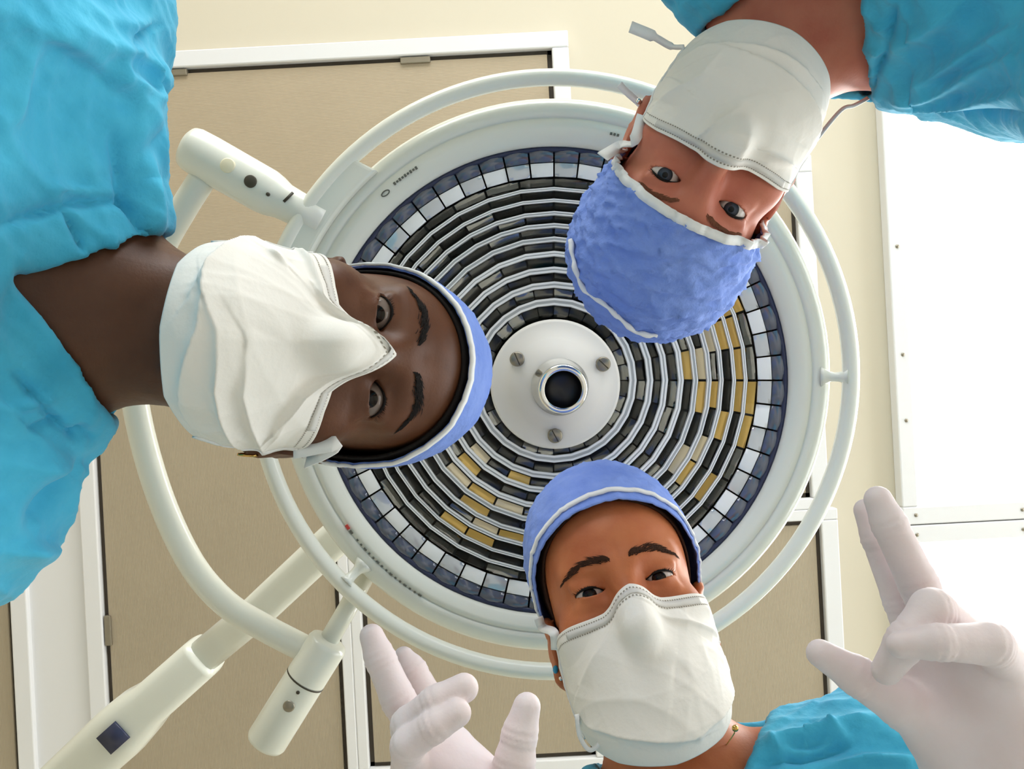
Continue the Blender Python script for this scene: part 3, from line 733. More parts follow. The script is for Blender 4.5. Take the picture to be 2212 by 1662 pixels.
    # --- eyebrows: short tapering hairs
    for sx, pts in ((-1, c['brow_r']), (1, c['brow_l'])):
        bp = catmull([np.array([q[0], q[1], q[2]]) for q in pts], 20); n = c.get('brow_n', 420); V = []; Fc = []
        ii = rg.uniform(0, len(bp) - 1.01, n); i0 = ii.astype(int); f = ii - i0
        base = bp[i0] * (1 - f)[:, None] + bp[i0 + 1] * f[:, None]
        base[:, 1] += rg.normal(0, 0.52, n) * base[:, 2]
        dirv = bp[np.minimum(i0 + 2, len(bp) - 1)] - bp[i0]; ang = np.arctan2(dirv[:, 1], dirv[:, 0]) + sx * rg.uniform(0.0, 0.45, n) * (1 - ii / len(bp)) * 1.2
        ln = rg.uniform(0.005, 0.008, n) * np.where(ii > len(bp) * 0.8, 0.5, 1)
        a = onface(base[:, 0], base[:, 1], 0.0002); b_ = onface(base[:, 0] + np.cos(ang) * ln, base[:, 1] + np.sin(ang) * ln, 0.0009); m_ = (a + b_) / 2 + np.array([0, 0, 0.0009])
        for k in range(n):
            t_ = b_[k] - a[k]; s_ = np.cross(t_, [0, 0, 1]); s_ = s_ / (np.linalg.norm(s_) + 1e-9) * 0.00026; q = len(V)
            V += [a[k] + s_, a[k] - s_, m_[k] - s_, m_[k] + s_, b_[k]]; Fc += [(q, q + 1, q + 2, q + 3), (q + 3, q + 2, q + 4)]
        o = mesh('eyebrow', V, Fc, MATS[c['brow_mat']], smooth=False); put(o)
    # --- eyelashes along the upper lid edge
    ho, hl, tl = c.get('lid', (0.0052, 0.0042, 0.06))
    for sx in (-1, 1):
        V = []; Fc = []
        for k in range(60):
            u = rg.uniform(-0.95, 1.0); dx = u * 0.0138; yy = ho * (1 - (dx / 0.015) ** 2) + tl * dx
            rr = 0.0136; z = 0.0655 + math.sqrt(max(rr * rr - dx * dx - yy * yy, 1e-6)); x = (c.get('ex', 0.033) + dx) * sx * wd
            a = np.array([x, yy, z]); ln = rg.uniform(0.003, 0.0055) * (0.7 + 0.4 * u)
            b_ = a + np.array([sx * (0.25 + 0.5 * u) * ln, 0.45 * ln, ln * 0.8]); s_ = np.array([0.00028, 0, 0]); q = len(V)
            V += [a - s_, a + s_, b_]; Fc.append((q, q + 1, q + 2))
        put(mesh('eyelashes', V, Fc, M_HAIR, smooth=False))
        # dark lid margin
        ps = [np.array([(c.get('ex', 0.033) + dx) * sx * wd, ho * (1 - (dx / 0.015) ** 2) + tl * dx, 0.0655 + math.sqrt(max(0.0139 ** 2 - dx * dx - (ho * (1 - (dx / 0.015) ** 2)) ** 2, 1e-6))]) for dx in np.linspace(-0.0138, 0.0138, 17)]
        put(tube('lash_line', ps, [0.0005 + 0.0006 * math.sin(math.pi * i / 16) for i in range(17)], M_HAIR, seg=6))
    # --- cap
    cc = c['cap']; pole = np.array([0, 0.81, -0.584]); pole /= np.linalg.norm(pole); f0 = np.array([0, 0.584, 0.81]); x0 = np.array([1.0, 0, 0])
    def cap_hull(q, off):
        w = c.get('wide', 0.94); q = (q[0] / w, q[1], q[2])
        d = ell(q, (0, 0.032, -0.012), (0.0755, 0.088, 0.095)); d = smin(d, ell(q, (0, 0.034, 0.028), (0.064, 0.060, 0.056)), 0.02)
        for e in cc.get('pouf', ()): d = smin(d, ell(q, e[0], e[1]), 0.03)
        return d - off
    P.cap_hull = cap_hull; P.cfg = c; P.n0, P.n1 = n0, n1
    C0 = np.array([0, 0.004, -0.005])
    def dome(rim, off, na=128, npsi=56, crinkle=0.0, inner=None, seed=3, fq=150):
        al = np.linspace(-math.pi, math.pi, na); rimv = np.array([rim(a) for a in al])
        tt = np.linspace(0, 1, npsi) ** 0.9
        A, Tt = np.meshgrid(al, tt, indexing='ij'); psi = Tt * (math.pi / 2 + rimv[:, None])
        D = (np.cos(psi)[..., None] * pole + np.sin(psi)[..., None] * (np.cos(A)[..., None] * f0 + np.sin(A)[..., None] * x0)).reshape(-1, 3)
        r = bisect(lambda q: cap_hull(q, off), C0, D, 0.01, 0.3); Vv = C0 + D * r[:, None]
        if crinkle: Vv = Vv + D * (crinkle * (ridged(Vv, seed, fq, 3) - 1.2) * np.clip(Tt.ravel() * 3, 0.2, 1))[:, None]
        return Vv, Vv.reshape(na, npsi, 3)
    def solid(name, V, Q, m, th, parent=None):
        V = np.asarray(V); Q = np.asarray(Q); f = Q[len(Q) // 2]; nn = np.zeros(3)
        for f in Q[:: max(1, len(Q) // 400)]:
            n_ = np.cross(V[f[1]] - V[f[0]], V[f[2]] - V[f[0]]); nn[0] += n_ @ (V[f[0]] - np.array([0, -0.03, 0.0]))
        if nn[0] < 0: Q = Q[:, ::-1]
        o = fast_mesh(name, V, Q, m, parent); md = o.modifiers.new('thickness', 'SOLIDIFY'); md.thickness = th; md.offset = -1; return o
    Vc, Gc = dome(cc['rim'], cc.get('off', 0.006), 180, 80, cc.get('crinkle', 0.0012), seed=c['seed'] + 5)
    capo = put(solid('surgical_cap', Vc, grid_faces(180, 80), M_CAPBLUE, 0.0015)); capo['label'] = 'pale blue bouffant surgical cap'
    P.cap = capo; P.capV = P.w(Vc)
    rimp = Gc[:, -1]
    if cc.get('trim'):
        k0, wdt = cc['trim']; row = Gc[:, k0] ; al = np.linspace(-math.pi, math.pi, 180); sel = np.abs(al) < cc.get('trim_span', 2.6)
        nrm = row - C0; pathp = row[sel] + nrm[sel] / np.linalg.norm(nrm[sel], axis=1)[:, None] * 0.0014
        sd = (Gc[:, k0] - Gc[:, k0 - 4])[sel]
        put(ribbon('cap_trim', pathp, wdt, sd, M_TIE, th=0.0022), capo)
    if cc.get('hair'):
        hm, hd, hspan = cc['hair']
        Vh, _ = dome(lambda a: cc['rim'](a) + hd(a), 0.0012, 128, 50, 0.0)
        put(solid('hair', Vh, grid_faces(128, 50), hm, 0.002))
    # --- mask
    mk = c['mask']; NS, NT = 150, 130
    s_ = np.linspace(-1, 1, NS); t_ = np.linspace(0, 1, NT); Sg, Tg = np.meshgrid(s_, t_, indexing='ij')
    Cm = np.array([0, -0.060, 0.0])
    def dirs(Sx, Tx):
        ph = Sx * np.radians(np.where(Sx < 0, mk['phi'][0], mk['phi'][1])) * (0.86 + 0.14 * np.sin(np.clip(Tx, 0, 1) * math.pi * 0.8 + 0.3))
        top = np.radians(np.interp(Sx, mk['top'][0], mk['top'][1])); bot = np.radians(np.interp(Sx, mk['bot'][0], mk['bot'][1]))
        th = bot + (top - bot) * Tx
        return np.stack([np.sin(ph) * np.cos(th), np.sin(th), np.cos(ph) * np.cos(th)], -1)
    def crease(Sx, Tx):
        h = np.zeros_like(Sx); ex = 0.0016
        for (s0, t0, s1, t1, amp, wl, wr) in mk['creases']:
            dx, dy = s1 - s0, (t1 - t0) * 1.4; L2 = dx * dx + dy * dy; px, py = Sx - s0, (Tx - t0) * 1.4
            u = np.clip((px * dx + py * dy) / L2, 0, 1); ox, oy = px - u * dx, py - u * dy; dist = np.sqrt(ox * ox + oy * oy)
            sd = np.sign(px * dy - py * dx); wv = np.where(sd > 0, wl, wr)
            h += 1.7 * amp * np.exp(-dist / wv) * (0.35 + 0.65 * np.sin(math.pi * np.clip(u, 0.03, 0.97)))
        return h
    def mask_pts(Sx, Tx, up=0.0):
        sh = Sx.shape; D = dirs(Sx, Tx).reshape(-1, 3); r = bisect(lambda q: mask_hull(q, c), Cm, D, 0.02, 0.25)
        Vv = Cm + D * r[:, None]; edge = np.clip(np.minimum(Tx, 1 - Tx) * 8, 0.15, 1).ravel()
        return Vv + D * (crease(Sx, Tx).ravel() * edge + 0.0008 * (ridged(Vv, c['seed'] + 11, 60, 2) - 1.1) * edge + up)[:, None]
    Vm = mask_pts(Sg, Tg)
    mo = put(solid('face_mask', Vm, grid_faces(NS, NT)[:, ::-1], M_MASK, 0.0016)); mo['label'] = 'white pleated surgical face mask'; P.mask = mo
    # sewn border strips and stitches
    st = mk.get('strip', 0.075)
    def along(t0, s0, s1, n, up): return mask_pts(np.linspace(s0, s1, n), np.full(n, t0), up)
    V = []; Fc = []
    for t0 in mk.get('stitch', (0.965, 0.90)):
        n = 150; pl = along(t0, -0.86, 0.86, n, 0.0004); pu = along(t0 + 0.010, -0.86, 0.86, n, 0.0004)
        for k in range(0, n - 1, 2):
            q = len(V); V += [pl[k], pl[k + 1], pu[k + 1], pu[k]]; Fc.append((q, q + 1, q + 2, q + 3))
    o = mesh('stitching', V, Fc, M_STITCH, smooth=False); put(o, mo); tag(o, kind='stuff')
    pl = along(0.938, -0.62, 0.62, 60, 0.0006); sd = along(0.955, -0.62, 0.62, 60, 0.0006) - pl
    put(ribbon('nose_strip', pl, 0.0055, sd, mat('nose_wire_cover', (214, 211, 205), 0.7), th=0.0006), mo)
    for sx in (-1, 1):
        pth = mask_pts(np.full(40, sx * 0.955), np.linspace(0.02, 0.98, 40), 0.0004); sd = mask_pts(np.full(40, sx * 0.90), np.linspace(0.02, 0.98, 40), 0.0004) - pth
        put(ribbon('side_binding', pth, 0.007, sd, M_TIE, th=0.0012), mo)
    P.mask_pts = mask_pts
    # --- scrub top
    b = dict(Wd); b['rs'] = 0.058
    ks = [Wd[k] for k in ('NB', 'SR', 'SL', 'CH', 'WA', 'HP')] + [Wd[k] for k in ('ER', 'EL') if k in Wd]
    lo = np.min(ks, 0) - 0.15; hi = np.max(ks, 0) + 0.15
    fb = cfg['fine']; xs, ys, zs = [grid1(lo[i], hi[i], 0.012, fb[i], 0.0030) for i in range(3)]
    p = (xs[:, None, None], ys[None, :, None], zs[None, None, :])
    hemf = cfg.get('hem', 0.66)
    def top_sdf(p):
        d = torso_sdf(p, b, 0.015)
        for s1, e1 in (('SR', 'ER'), ('SL', 'EL')):
            if e1 in Wd: d = smin(d, cap(p, Wd[s1], Wd[s1] + (Wd[e1] - Wd[s1]) * (hemf + 0.06), 0.066, 0.078), 0.04)
        return d
    d = top_sdf(p)
    neckd = cap(p, P.w(n0[None])[0], NB - fr * 0.0 + (-fr) * 0.008, 0.053, c.get('neck', 0.054)) - 0.012
    V0, V1, V2 = [np.array(q, float) for q in cfg['vneck']]               # apex and the two upper ends of the V
    pl = lambda q, a, nrm: (q[0] - a[0]) * nrm[0] + (q[1] - a[1]) * nrm[1] + (q[2] - a[2]) * nrm[2]
    def side(a, e, other):
        nrm = np.cross(e - a, fr); nrm /= np.linalg.norm(nrm)
        return nrm if (other - a) @ nrm < 0 else -nrm
    nA, nB_ = side(V0, V1, V2), side(V0, V2, V1)
    wedge = np.maximum(pl(p, V0, nA), pl(p, V0, nB_)); wedge = np.maximum(wedge, -(pl(p, NB, fr) + 0.02))
    cut = smin(neckd, wedge, 0.01)
    d = smax(d, -cut, 0.006)
    # sewn facing: a shallow step running beside the opening
    seam = np.abs(cut - 0.036); d = d + 0.0022 * np.exp(-(seam / 0.0035) ** 2)
    # hollow it out so that the opening has a thin edge
    inner = np.maximum(torso_sdf(p, b, 0.004), sph(p, NB, 0.17))
    for s1, e1 in (('SR', 'ER'), ('SL', 'EL')):
        if e1 in Wd:
            ed = (Wd[e1] - Wd[s1]); inner = np.minimum(inner, cap(p, Wd[s1] + ed * (hemf - 0.08), Wd[e1] + ed * 0.2, 0.050, 0.056))
            L = np.linalg.norm(ed); hem = -pl(p, Wd[s1] + ed * hemf, ed / L); hem = np.maximum(hem, cap(p, Wd[s1] + ed * hemf, Wd[e1] + ed * 0.3, 0.1)); d = np.maximum(d, -hem)
    d = np.maximum(d, -inner)
    V, Q = snets(d.astype(np.float32), xs, ys, zs)
    V = relax(V, Q, 3); Nn = normals(V, Q)
    A_ = cfg.get('grain', np.array([1.0, 0.6, 0.4])); A_ = A_ / np.linalg.norm(A_); Vs = V - 0.72 * (V @ A_)[:, None] * A_
    V = V + Nn * (0.0021 * (ridged(Vs, c['seed'] + 40, 70, 2) - 1.1) + 0.0009 * (ridged(V, c['seed'] + 41, 45, 2) - 1.1))[:, None]
    dep = V[:, 2] - CAM_Z; uv = V[:, :2] / np.maximum(dep, 0.05)[:, None] * F_PX + np.array([1106, 831])
    see = np.clip(-(Nn * (V - np.array([0, 0, CAM_Z]))).sum(1) / np.linalg.norm(V - np.array([0, 0, CAM_Z]), axis=1) * 3 + 0.6, 0, 1)
    for pts, amp, wl, wr in cfg['folds']:
        best = np.full(len(V), 1e9); sgn = np.zeros(len(V)); tl = np.zeros(len(V)); m_ = len(pts) - 1
        for i in range(m_):
            a = np.array(pts[i], float); e = np.array(pts[i + 1], float) - a; L2 = e @ e; q = uv - a
            t = np.clip((q @ e) / L2, 0, 1); o_ = q - t[:, None] * e; dd = np.sqrt((o_ ** 2).sum(1)); upd = dd < best
            best = np.where(upd, dd, best); sgn = np.where(upd, np.sign(q[:, 0] * e[1] - q[:, 1] * e[0]), sgn); tl = np.where(upd, (i + t) / m_, tl)
        wv = np.where(sgn > 0, wl, wr)
        V = V + Nn * (2.0 * amp * np.exp(-(best / wv) ** 1.5) * np.sqrt(np.clip(np.sin(math.pi * np.clip(tl, 0.02, 0.98)), 0, 1)) * see)[:, None]
    o = fast_mesh('scrub_top', V, Q, M_SCRUB); keep(o, P.root); o['label'] = 'teal short-sleeved V-neck scrub top'; P.top = o
    # --- trousers and clogs, below the picture
    fl = [np.array([*q, 0.0]) for q in foot]; xx = xl.copy(); xx[2] = 0; xx /= np.linalg.norm(xx)
    legs = []
    for sgn, q in ((-1, fl[0]), (1, fl[1])):
        hipj = HP + xx * sgn * 0.085 + np.array([0, 0, -0.03]); knee = (hipj + q) / 2 + fr * np.array([1, 1, 0]) * 0.03; legs.append((hipj, knee, q))
    allp = np.array([j for l_ in legs for j in l_] + [HP]); lo = allp.min(0) - 0.16; hi = allp.max(0) + 0.16; lo[2] = 0.02
    g = [grid1(lo[i], hi[i], 0.022) for i in range(3)]; p = (g[0][:, None, None], g[1][None, :, None], g[2][None, None, :])
    d = cap(p, HP - xx * 0.06, HP + xx * 0.06, 0.112)
    for hipj, knee, q in legs:
        d = smin(d, cap(p, hipj, knee, 0.092, 0.075), 0.03); d = smin(d, cap(p, knee, q + np.array([0, 0, 0.07]), 0.075, 0.068), 0.03)
    V, Q = snets(d.astype(np.float32), *g); o = fast_mesh('scrub_trousers', V, Q, M_SCRUB); keep(o, P.root)
    ff = fr * np.array([1, 1, 0]); ff /= np.linalg.norm(ff)
    for q in fl:
        g = [np.arange(q[i] - 0.2, q[i] + 0.2, 0.012, dtype=np.float32) for i in range(2)] + [np.arange(-0.012, 0.16, 0.012, dtype=np.float32)]
        p = (g[0][:, None, None], g[1][None, :, None], g[2][None, None, :])
        d = smin(cap(p, q - ff * 0.06 + np.array([0, 0, 0.045]), q + ff * 0.13 + np.array([0, 0, 0.035]), 0.044, 0.040), sph(p, q + np.array([0, 0, 0.07]), 0.045), 0.03); d = np.maximum(d, 0.001 - p[2])
        V, Q = snets(d.astype(np.float32), *g); o = fast_mesh('clog', V, Q, M_SHOE); keep(o, P.root)
    return P

def tie(P, pts, width, side, parent=None, nm='tie'):
    o = ribbon(nm, catmull(pts, 8), width, side, M_TIE, th=0.0012); keep(o, P.mask)
    o.parent = P.root; o.matrix_parent_inverse = Matrix.Translation(-Vector(P.root.location)); return o

def ipl(xs, ys): return lambda a: float(np.interp(abs(math.degrees(a)), xs, ys))
def D(w): return (w[0], w[1], w[2])
def cr(seed, n, base=()):
    r = np.random.default_rng(seed); L = list(base)
    for _ in range(n):
        s0, t0 = r.uniform(-0.8, 0.8), r.uniform(0.08, 0.85); a = r.normal(0.0, 0.9); l = r.uniform(0.25, 0.7)
        L.append((s0, t0, s0 + math.cos(a) * l * 0.7, t0 + math.sin(a) * l * 0.5, r.choice([-1, 1]) * r.uniform(0.0008, 0.0022), r.uniform(0.02, 0.05), r.uniform(0.08, 0.22)))
    return L

def fold(a, b, amp, w): return (PX(*a), PX(*b), amp, w)
FINE_ALL = lambda a, b: tuple((min(x, y), max(x, y)) for x, y in zip(a, b))
# ---- person at the left, crown to the right
RL = [[-0.1332, 0.8287, 0.5437], [0.9906, 0.0934, 0.1002], [0.0322, 0.5519, -0.8333]]
person_l = person('left', 'person leaning in sideways from the left, white mask over the nose, thin blue cap rim', RL, (-0.1323, -0.0314, 0.6451), dict(
    skin='dark', seed=3, yaw=-6, shift=(0, 0.004, 0), ex=0.0315, wide=0.94, eye=('deep_brown', (20, 12, 9), (118, 104, 96)), lid=(0.0064, 0.0050, 0.05), neck=0.056,
    brow_r=[(-0.009, 0.0225, 0.0020), (-0.022, 0.0275, 0.0034), (-0.036, 0.0295, 0.0026), (-0.050, 0.0225, 0.0008)],
    brow_l=[(0.009, 0.0225, 0.0020), (0.022, 0.0275, 0.0034), (0.036, 0.0295, 0.0026), (0.050, 0.0225, 0.0008)], brow_mat='black_hair', brow_n=340,
    joints=dict(NB=PX(186, 668, 0.60), SR=PX(118, 15, 0.59), SL=PX(-135, 1092, 0.58), HP=(-0.76, -0.20, 1.02), ER=PX(-500, -420, 0.36), WR=(-0.55, -0.30, 0.98), EL=PX(-900, 1250, 0.36), WL=(-0.60, 0.16, 0.98)),
    feet=((-0.80, -0.34), (-0.80, -0.06)),
    cap=dict(rim=ipl([0, 30, 60, 90, 110, 140, 180], [0.02, 0.02, 0.02, 0.10, 0.24, 0.22, 0.12]), off=0.0045, pouf=(((0.012, 0.030, -0.02), (0.064, 0.084, 0.088)),), crinkle=0.0006, trim=(79, 0.0045), hair=(M_HAIR, ipl([0, 40, 80, 110, 180], [0.03, 0.045, 0.08, 0.12, 0.15]), 3)),
    mask=dict(phi=(66, 63), top=([-1, -0.6, -0.3, -0.1, 0, 0.1, 0.3, 0.6, 1], [14, 14, 14, 25, 31, 25, 14, 14, 14]), bot=([-1, -0.5, 0, 0.5, 1], [-32, -42, -44, -42, -32]), creases=cr(5, 8, [
        (-0.88, 0.80, -0.26, 0.84, 0.0045, 0.02, 0.12), (-0.26, 0.84, 0.02, 0.96, 0.005, 0.02, 0.10), (0.0, 0.90, 0.55, 0.66, 0.005, 0.03, 0.14), (-0.1, 0.2, 0.85, 0.42, 0.006, 0.03, 0.15),
        (-0.55, 0.50, -0.45, 0.62, 0.004, 0.03, 0.1), (0.1, 0.35, 0.95, 0.66, 0.004, 0.025, 0.12), (-0.85, 0.45, -0.2, 0.12, 0.005, 0.03, 0.2), (-0.7, 0.25, 0.4, 0.10, 0.004, 0.03, 0.12)])),
    fine=FINE_ALL((-0.50, -0.34, 1.30), (-0.20, 0.20, 1.60)),
    hem=0.95, vneck=(PX(40, 600, 0.50), PX(385, 528, 0.57), PX(252, 862, 0.57)),
    folds=[([(5, 10), (110, 70), (215, 170), (300, 265), (330, 285)], .011, 34, 60), ([(90, 5), (185, 68), (260, 100), (330, 165)], .009, 26, 44), ([(60, 60), (180, 150), (265, 250)], -.007, 30, 30),
           ([(150, 0), (240, 40), (325, 52)], .006, 20, 34), ([(240, 82), (290, 66), (340, 54)], -.004, 6, 6), ([(205, 100), (230, 150), (300, 210), (335, 225)], .006, 18, 30), ([(300, 100), (312, 180), (320, 215)], .004, 9, 14), ([(335, 120), (345, 200)], .004, 9, 14),
           ([(235, 280), (262, 350), (300, 440)], -.006, 12, 18), ([(255, 380), (290, 450), (335, 525)], -.006, 10, 14), ([(310, 330), (322, 420), (345, 500)], .006, 14, 20), ([(40, 70), (20, 200), (15, 280)], .006, 26, 26),
           ([(0, 490), (80, 462), (165, 438), (255, 434), (305, 452)], -.005, 9, 9), ([(140, 450), (175, 520), (185, 545)], -.004, 6, 8), ([(110, 400), (200, 415)], .003, 8, 12),
           ([(28, 800), (70, 850), (130, 920), (190, 960)], -.004, 6, 8), ([(60, 930), (140, 905)], -.004, 8, 10), ([(150, 945), (180, 930), (215, 950)], -.005, 10, 12), ([(0, 1000), (90, 1010), (170, 1010)], .006, 22, 34), ([(60, 1130), (110, 1060), (180, 990)], -.005, 14, 18), ([(0, 1188), (70, 1186), (125, 1180)], .006, 8, 30), ([(10, 880), (120, 860)], .004, 10, 16)]))
# ---- upside-down person at the upper right
RR_ = [[-0.8667, -0.4534, -0.2077], [-0.4812, 0.8698, 0.109], [0.1313, 0.1945, -0.9721]]
person_r = person('right', 'person seen upside down at the upper right, white mask and full crinkled blue cap', RR_, (0.1697, -0.1661, 0.7709), dict(
    skin='rosy', seed=8, yaw=-8, wide=0.94, eye=('slate_blue', (66, 72, 84), (206, 196, 190)), lid=(0.0056, 0.0046, 0.03), neck=0.056,
    brow_r=[(-0.012, 0.0145, 0.0014), (-0.024, 0.0175, 0.0016), (-0.036, 0.0180, 0.0014), (-0.046, 0.0150, 0.0007)],
    brow_l=[(0.012, 0.0145, 0.0014), (0.024, 0.0175, 0.0016), (0.036, 0.0180, 0.0014), (0.046, 0.0150, 0.0007)], brow_mat='taupe_brow_hair', brow_n=200,
    joints=dict(NB=PX(1718, 60, 0.77), SR=PX(2215, 95, 0.73), SL=PX(1400, -265, 0.77), HP=(0.66, -0.86, 1.02), ER=PX(2600, 150, 0.52), WR=(0.52, -0.52, 0.98), EL=PX(1330, -750, 0.55), WL=(0.28, -0.62, 0.98)),
    feet=((0.80, -0.82), (0.56, -0.98)),
    cap=dict(rim=ipl([0, 30, 60, 90, 130, 180], [0.40, 0.38, 0.27, 0.20, 0.12, 0.05]), off=0.009, crinkle=0.0028, trim=(79, 0.008), pouf=(((0, 0.068, -0.02), (0.074, 0.058, 0.08)),)),
    mask=dict(phi=(70, 68), top=([-1, -0.6, -0.25, 0, 0.25, 0.6, 1], [15, 18, 18, 20, 21, 20, 17]), bot=([-1, -0.5, 0, 0.5, 1], [-28, -36, -38, -36, -28]), creases=cr(12, 9, [
        (-0.75, 0.40, 0.1, 0.30, 0.005, 0.03, 0.16), (-0.2, 0.2, 0.7, 0.30, 0.004, 0.03, 0.15), (0.25, 0.95, 0.05, 0.6, 0.004, 0.03, 0.06), (-0.1, 0.95, -0.05, 0.7, 0.004, 0.03, 0.06), (-0.6, 0.75, -0.25, 0.8, 0.005, 0.03, 0.08), (0.75, 0.8, 0.3, 0.45, 0.003, 0.04, 0.1)])),
    hem=0.95, fine=FINE_ALL((0.10, -0.40, 1.42), (0.52, -0.16, 1.66)),
    vneck=(PX(1850, -260, 0.66), PX(1590, 15, 0.72), PX(1872, 205, 0.72)),
    folds=[([(1925, 205), (2040, 130), (2212, 60)], .008, 14, 34), ([(1905, 200), (2050, 175), (2212, 120)], .007, 10, 24), ([(1930, 215), (2090, 215), (2212, 200)], .006, 9, 18), ([(1960, 225), (2100, 245), (2212, 250)], -.005, 10, 14), ([(1900, 110), (1990, 60), (2080, 0)], .006, 16, 26), ([(1935, 0), (1918, 100), (1880, 185), (1860, 210)], -.005, 9, 9), ([(1885, 60), (1930, 55)], .003, 6, 9), ([(1880, 110), (1920, 110)], .003, 6, 9), ([(1860, 160), (1900, 170)], .003, 6, 9)]))
# ---- person at the bottom, upright, with raised gloved hands
RB = [[0.9562, -0.2147, -0.1991], [-0.2793, -0.8729, -0.4], [-0.0879, 0.4381, -0.8946]]
person_b = person('bottom', 'person at the bottom with both gloved hands raised, blue cap with a white stripe', RB, (0.1121, 0.2015, 0.7976), dict(
    skin='tan', seed=21, yaw=7, wide=0.94, eye=('dark_brown', (34, 20, 15), (190, 176, 170)), lid=(0.0036, 0.0032, 0.02), neck=0.054,
    brow_r=[(-0.008, 0.0205, 0.0016), (-0.018, 0.0225, 0.0030), (-0.034, 0.0230, 0.0030), (-0.052, 0.0150, 0.0008)],
    brow_l=[(0.008, 0.0205, 0.0016), (0.018, 0.0225, 0.0030), (0.034, 0.0230, 0.0030), (0.052, 0.0150, 0.0008)], brow_mat='dark_brown_hair', brow_n=340,
    joints=dict(NB=(0.154, 0.361, 1.60), SR=(0.0, 0.455, 1.585), SL=(0.325, 0.345, 1.59), HP=(0.20, 0.92, 1.02), ER=(-0.12, 0.54, 1.37), WR=PX(965, 1765, 0.50), EL=(0.46, 0.47, 1.36), WL=PX(2185, 1735, 0.45)),
    feet=((0.06, 0.98), (0.34, 0.96)),
    cap=dict(rim=ipl([0, 30, 60, 90, 130, 180], [0.0, 0.0, 0.03, 0.08, 0.10, 0.05]), off=0.010, crinkle=0.0009, trim=(74, 0.0045), hair=(M_HAIRBROWN, ipl([0, 45, 70, 110, 180], [-0.10, -0.06, 0.08, 0.14, 0.15]), 3), pouf=(((0, 0.07, -0.02), (0.066, 0.058, 0.07)),)),
    mask=dict(phi=(70, 70), top=([-1, -0.6, -0.25, 0, 0.25, 0.6, 1], [20, 22, 23, 27, 24, 24, 24]), bot=([-1, -0.5, 0, 0.5, 1], [-34, -42, -45, -42, -34]), creases=cr(31, 6, [
        (-0.1, 0.92, -0.55, 0.55, 0.004, 0.03, 0.2), (0.15, 0.85, 0.75, 0.66, 0.004, 0.03, 0.12), (-0.6, 0.28, 0.2, 0.12, 0.004, 0.03, 0.1), (0.2, 0.14, 0.8, 0.25, 0.004, 0.03, 0.12)])),
    fine=FINE_ALL((0.08, 0.24, 1.46), (0.42, 0.44, 1.70)),
    vneck=((0.13, 0.40, 1.49), PX(1340, 1650, 0.66), PX(1620, 1590, 0.70)),
    folds=[([(1650, 1600), (1760, 1585), (1880, 1545)], .006, 10, 22), ([(1640, 1650), (1760, 1630), (1840, 1610)], -.006, 8, 12), ([(1700, 1610), (1790, 1600)], -.006, 8, 12), ([(1790, 1570), (1830, 1600)], .005, 10, 18), ([(1780, 1662), (1870, 1640), (1980, 1640)], .006, 8, 20), ([(1660, 1590), (1700, 1650)], .004, 8, 12)]))

# ---- gloves of the person at the bottom
def glove(label, chains, palm, wrist, box_lo, box_hi):
    xs, ys, zs = [np.arange(box_lo[i], box_hi[i], 0.0014, dtype=np.float32) for i in range(3)]
    p = (xs[:, None, None], ys[None, :, None], zs[None, None, :]); d = None; fing = None
    for a, b, ra, rb in palm:
        q = cap(p, PX(*a), PX(*b), ra, rb); d = q if d is None else smin(d, q, 0.018)
    for ch in chains:
        f = None
        for i in range(len(ch) - 1):
            q = cap(p, PX(*ch[i][:3]), PX(*ch[i + 1][:3]), ch[i][3], ch[i + 1][3]); f = q if f is None else smin(f, q, 0.004)
        for i in range(1, len(ch) - 1):
            a, b, e = PX(*ch[i - 1][:3]), PX(*ch[i][:3]), PX(*ch[i + 1][:3]); ax_ = (e - a) / np.linalg.norm(e - a); sl = (p[0] - b[0]) * ax_[0] + (p[1] - b[1]) * ax_[1] + (p[2] - b[2]) * ax_[2]
            for of in (-0.0048, -0.0012, 0.0026): f = f + 0.0007 * np.exp(-((sl - of) / 0.0012) ** 2)
        fing = f if fing is None else smin(fing, f, 0.0014)
    d = smin(d, fing, 0.006)
    V, Q = snets(d.astype(np.float32), xs, ys, zs); o = fast_mesh('glove', V, Q, M_GLOVE); keep(o, person_b.root); o['label'] = label
    return o
def bounds(*groups):
    pts = np.array([PX(*q[:3]) for g in groups for q in g]); return pts.min(0) - 0.04, pts.max(0) + 0.04
# her left hand, at the right of the picture
ch = [[(1985, 1415, .482, .0100), (1945, 1300, .488, .0092), (1893, 1165, .494, .0082), (1870, 1103, .498, .0068)],
      [(2035, 1390, .466, .0112), (1985, 1265, .466, .0104), (1922, 1135, .468, .0094), (1897, 1080, .470, .0076)],
      [(2110, 1400, .455, .0112), (2015, 1318, .430, .0105), (1958, 1385, .424, .0095), (1915, 1448, .432, .0075)],
      [(2180, 1440, .440, .0105), (2140, 1392, .416, .0103), (2030, 1388, .410, .0086), (1944, 1394, .414, .0064)],
      [(2040, 1585, .452, .0160), (1955, 1528, .452, .0125), (1855, 1463, .452, .0104), (1772, 1412, .452, .0074)]]
pm = [((1990, 1430, .470), (2140, 1660, .455), .017, .026), ((2060, 1410, .462), (2170, 1680, .450), .017, .026), ((2130, 1420, .450), (2200, 1680, .445), .017, .024), ((2030, 1590, .452), (2140, 1690, .452), .016, .022), ((2165, 1690, .450), (2230, 1800, .447), .031, .031)]
glove('pale latex glove, two fingers raised against the bright panel', ch, pm, None, *bounds(*ch, [q for a in pm for q in a[:2]]))
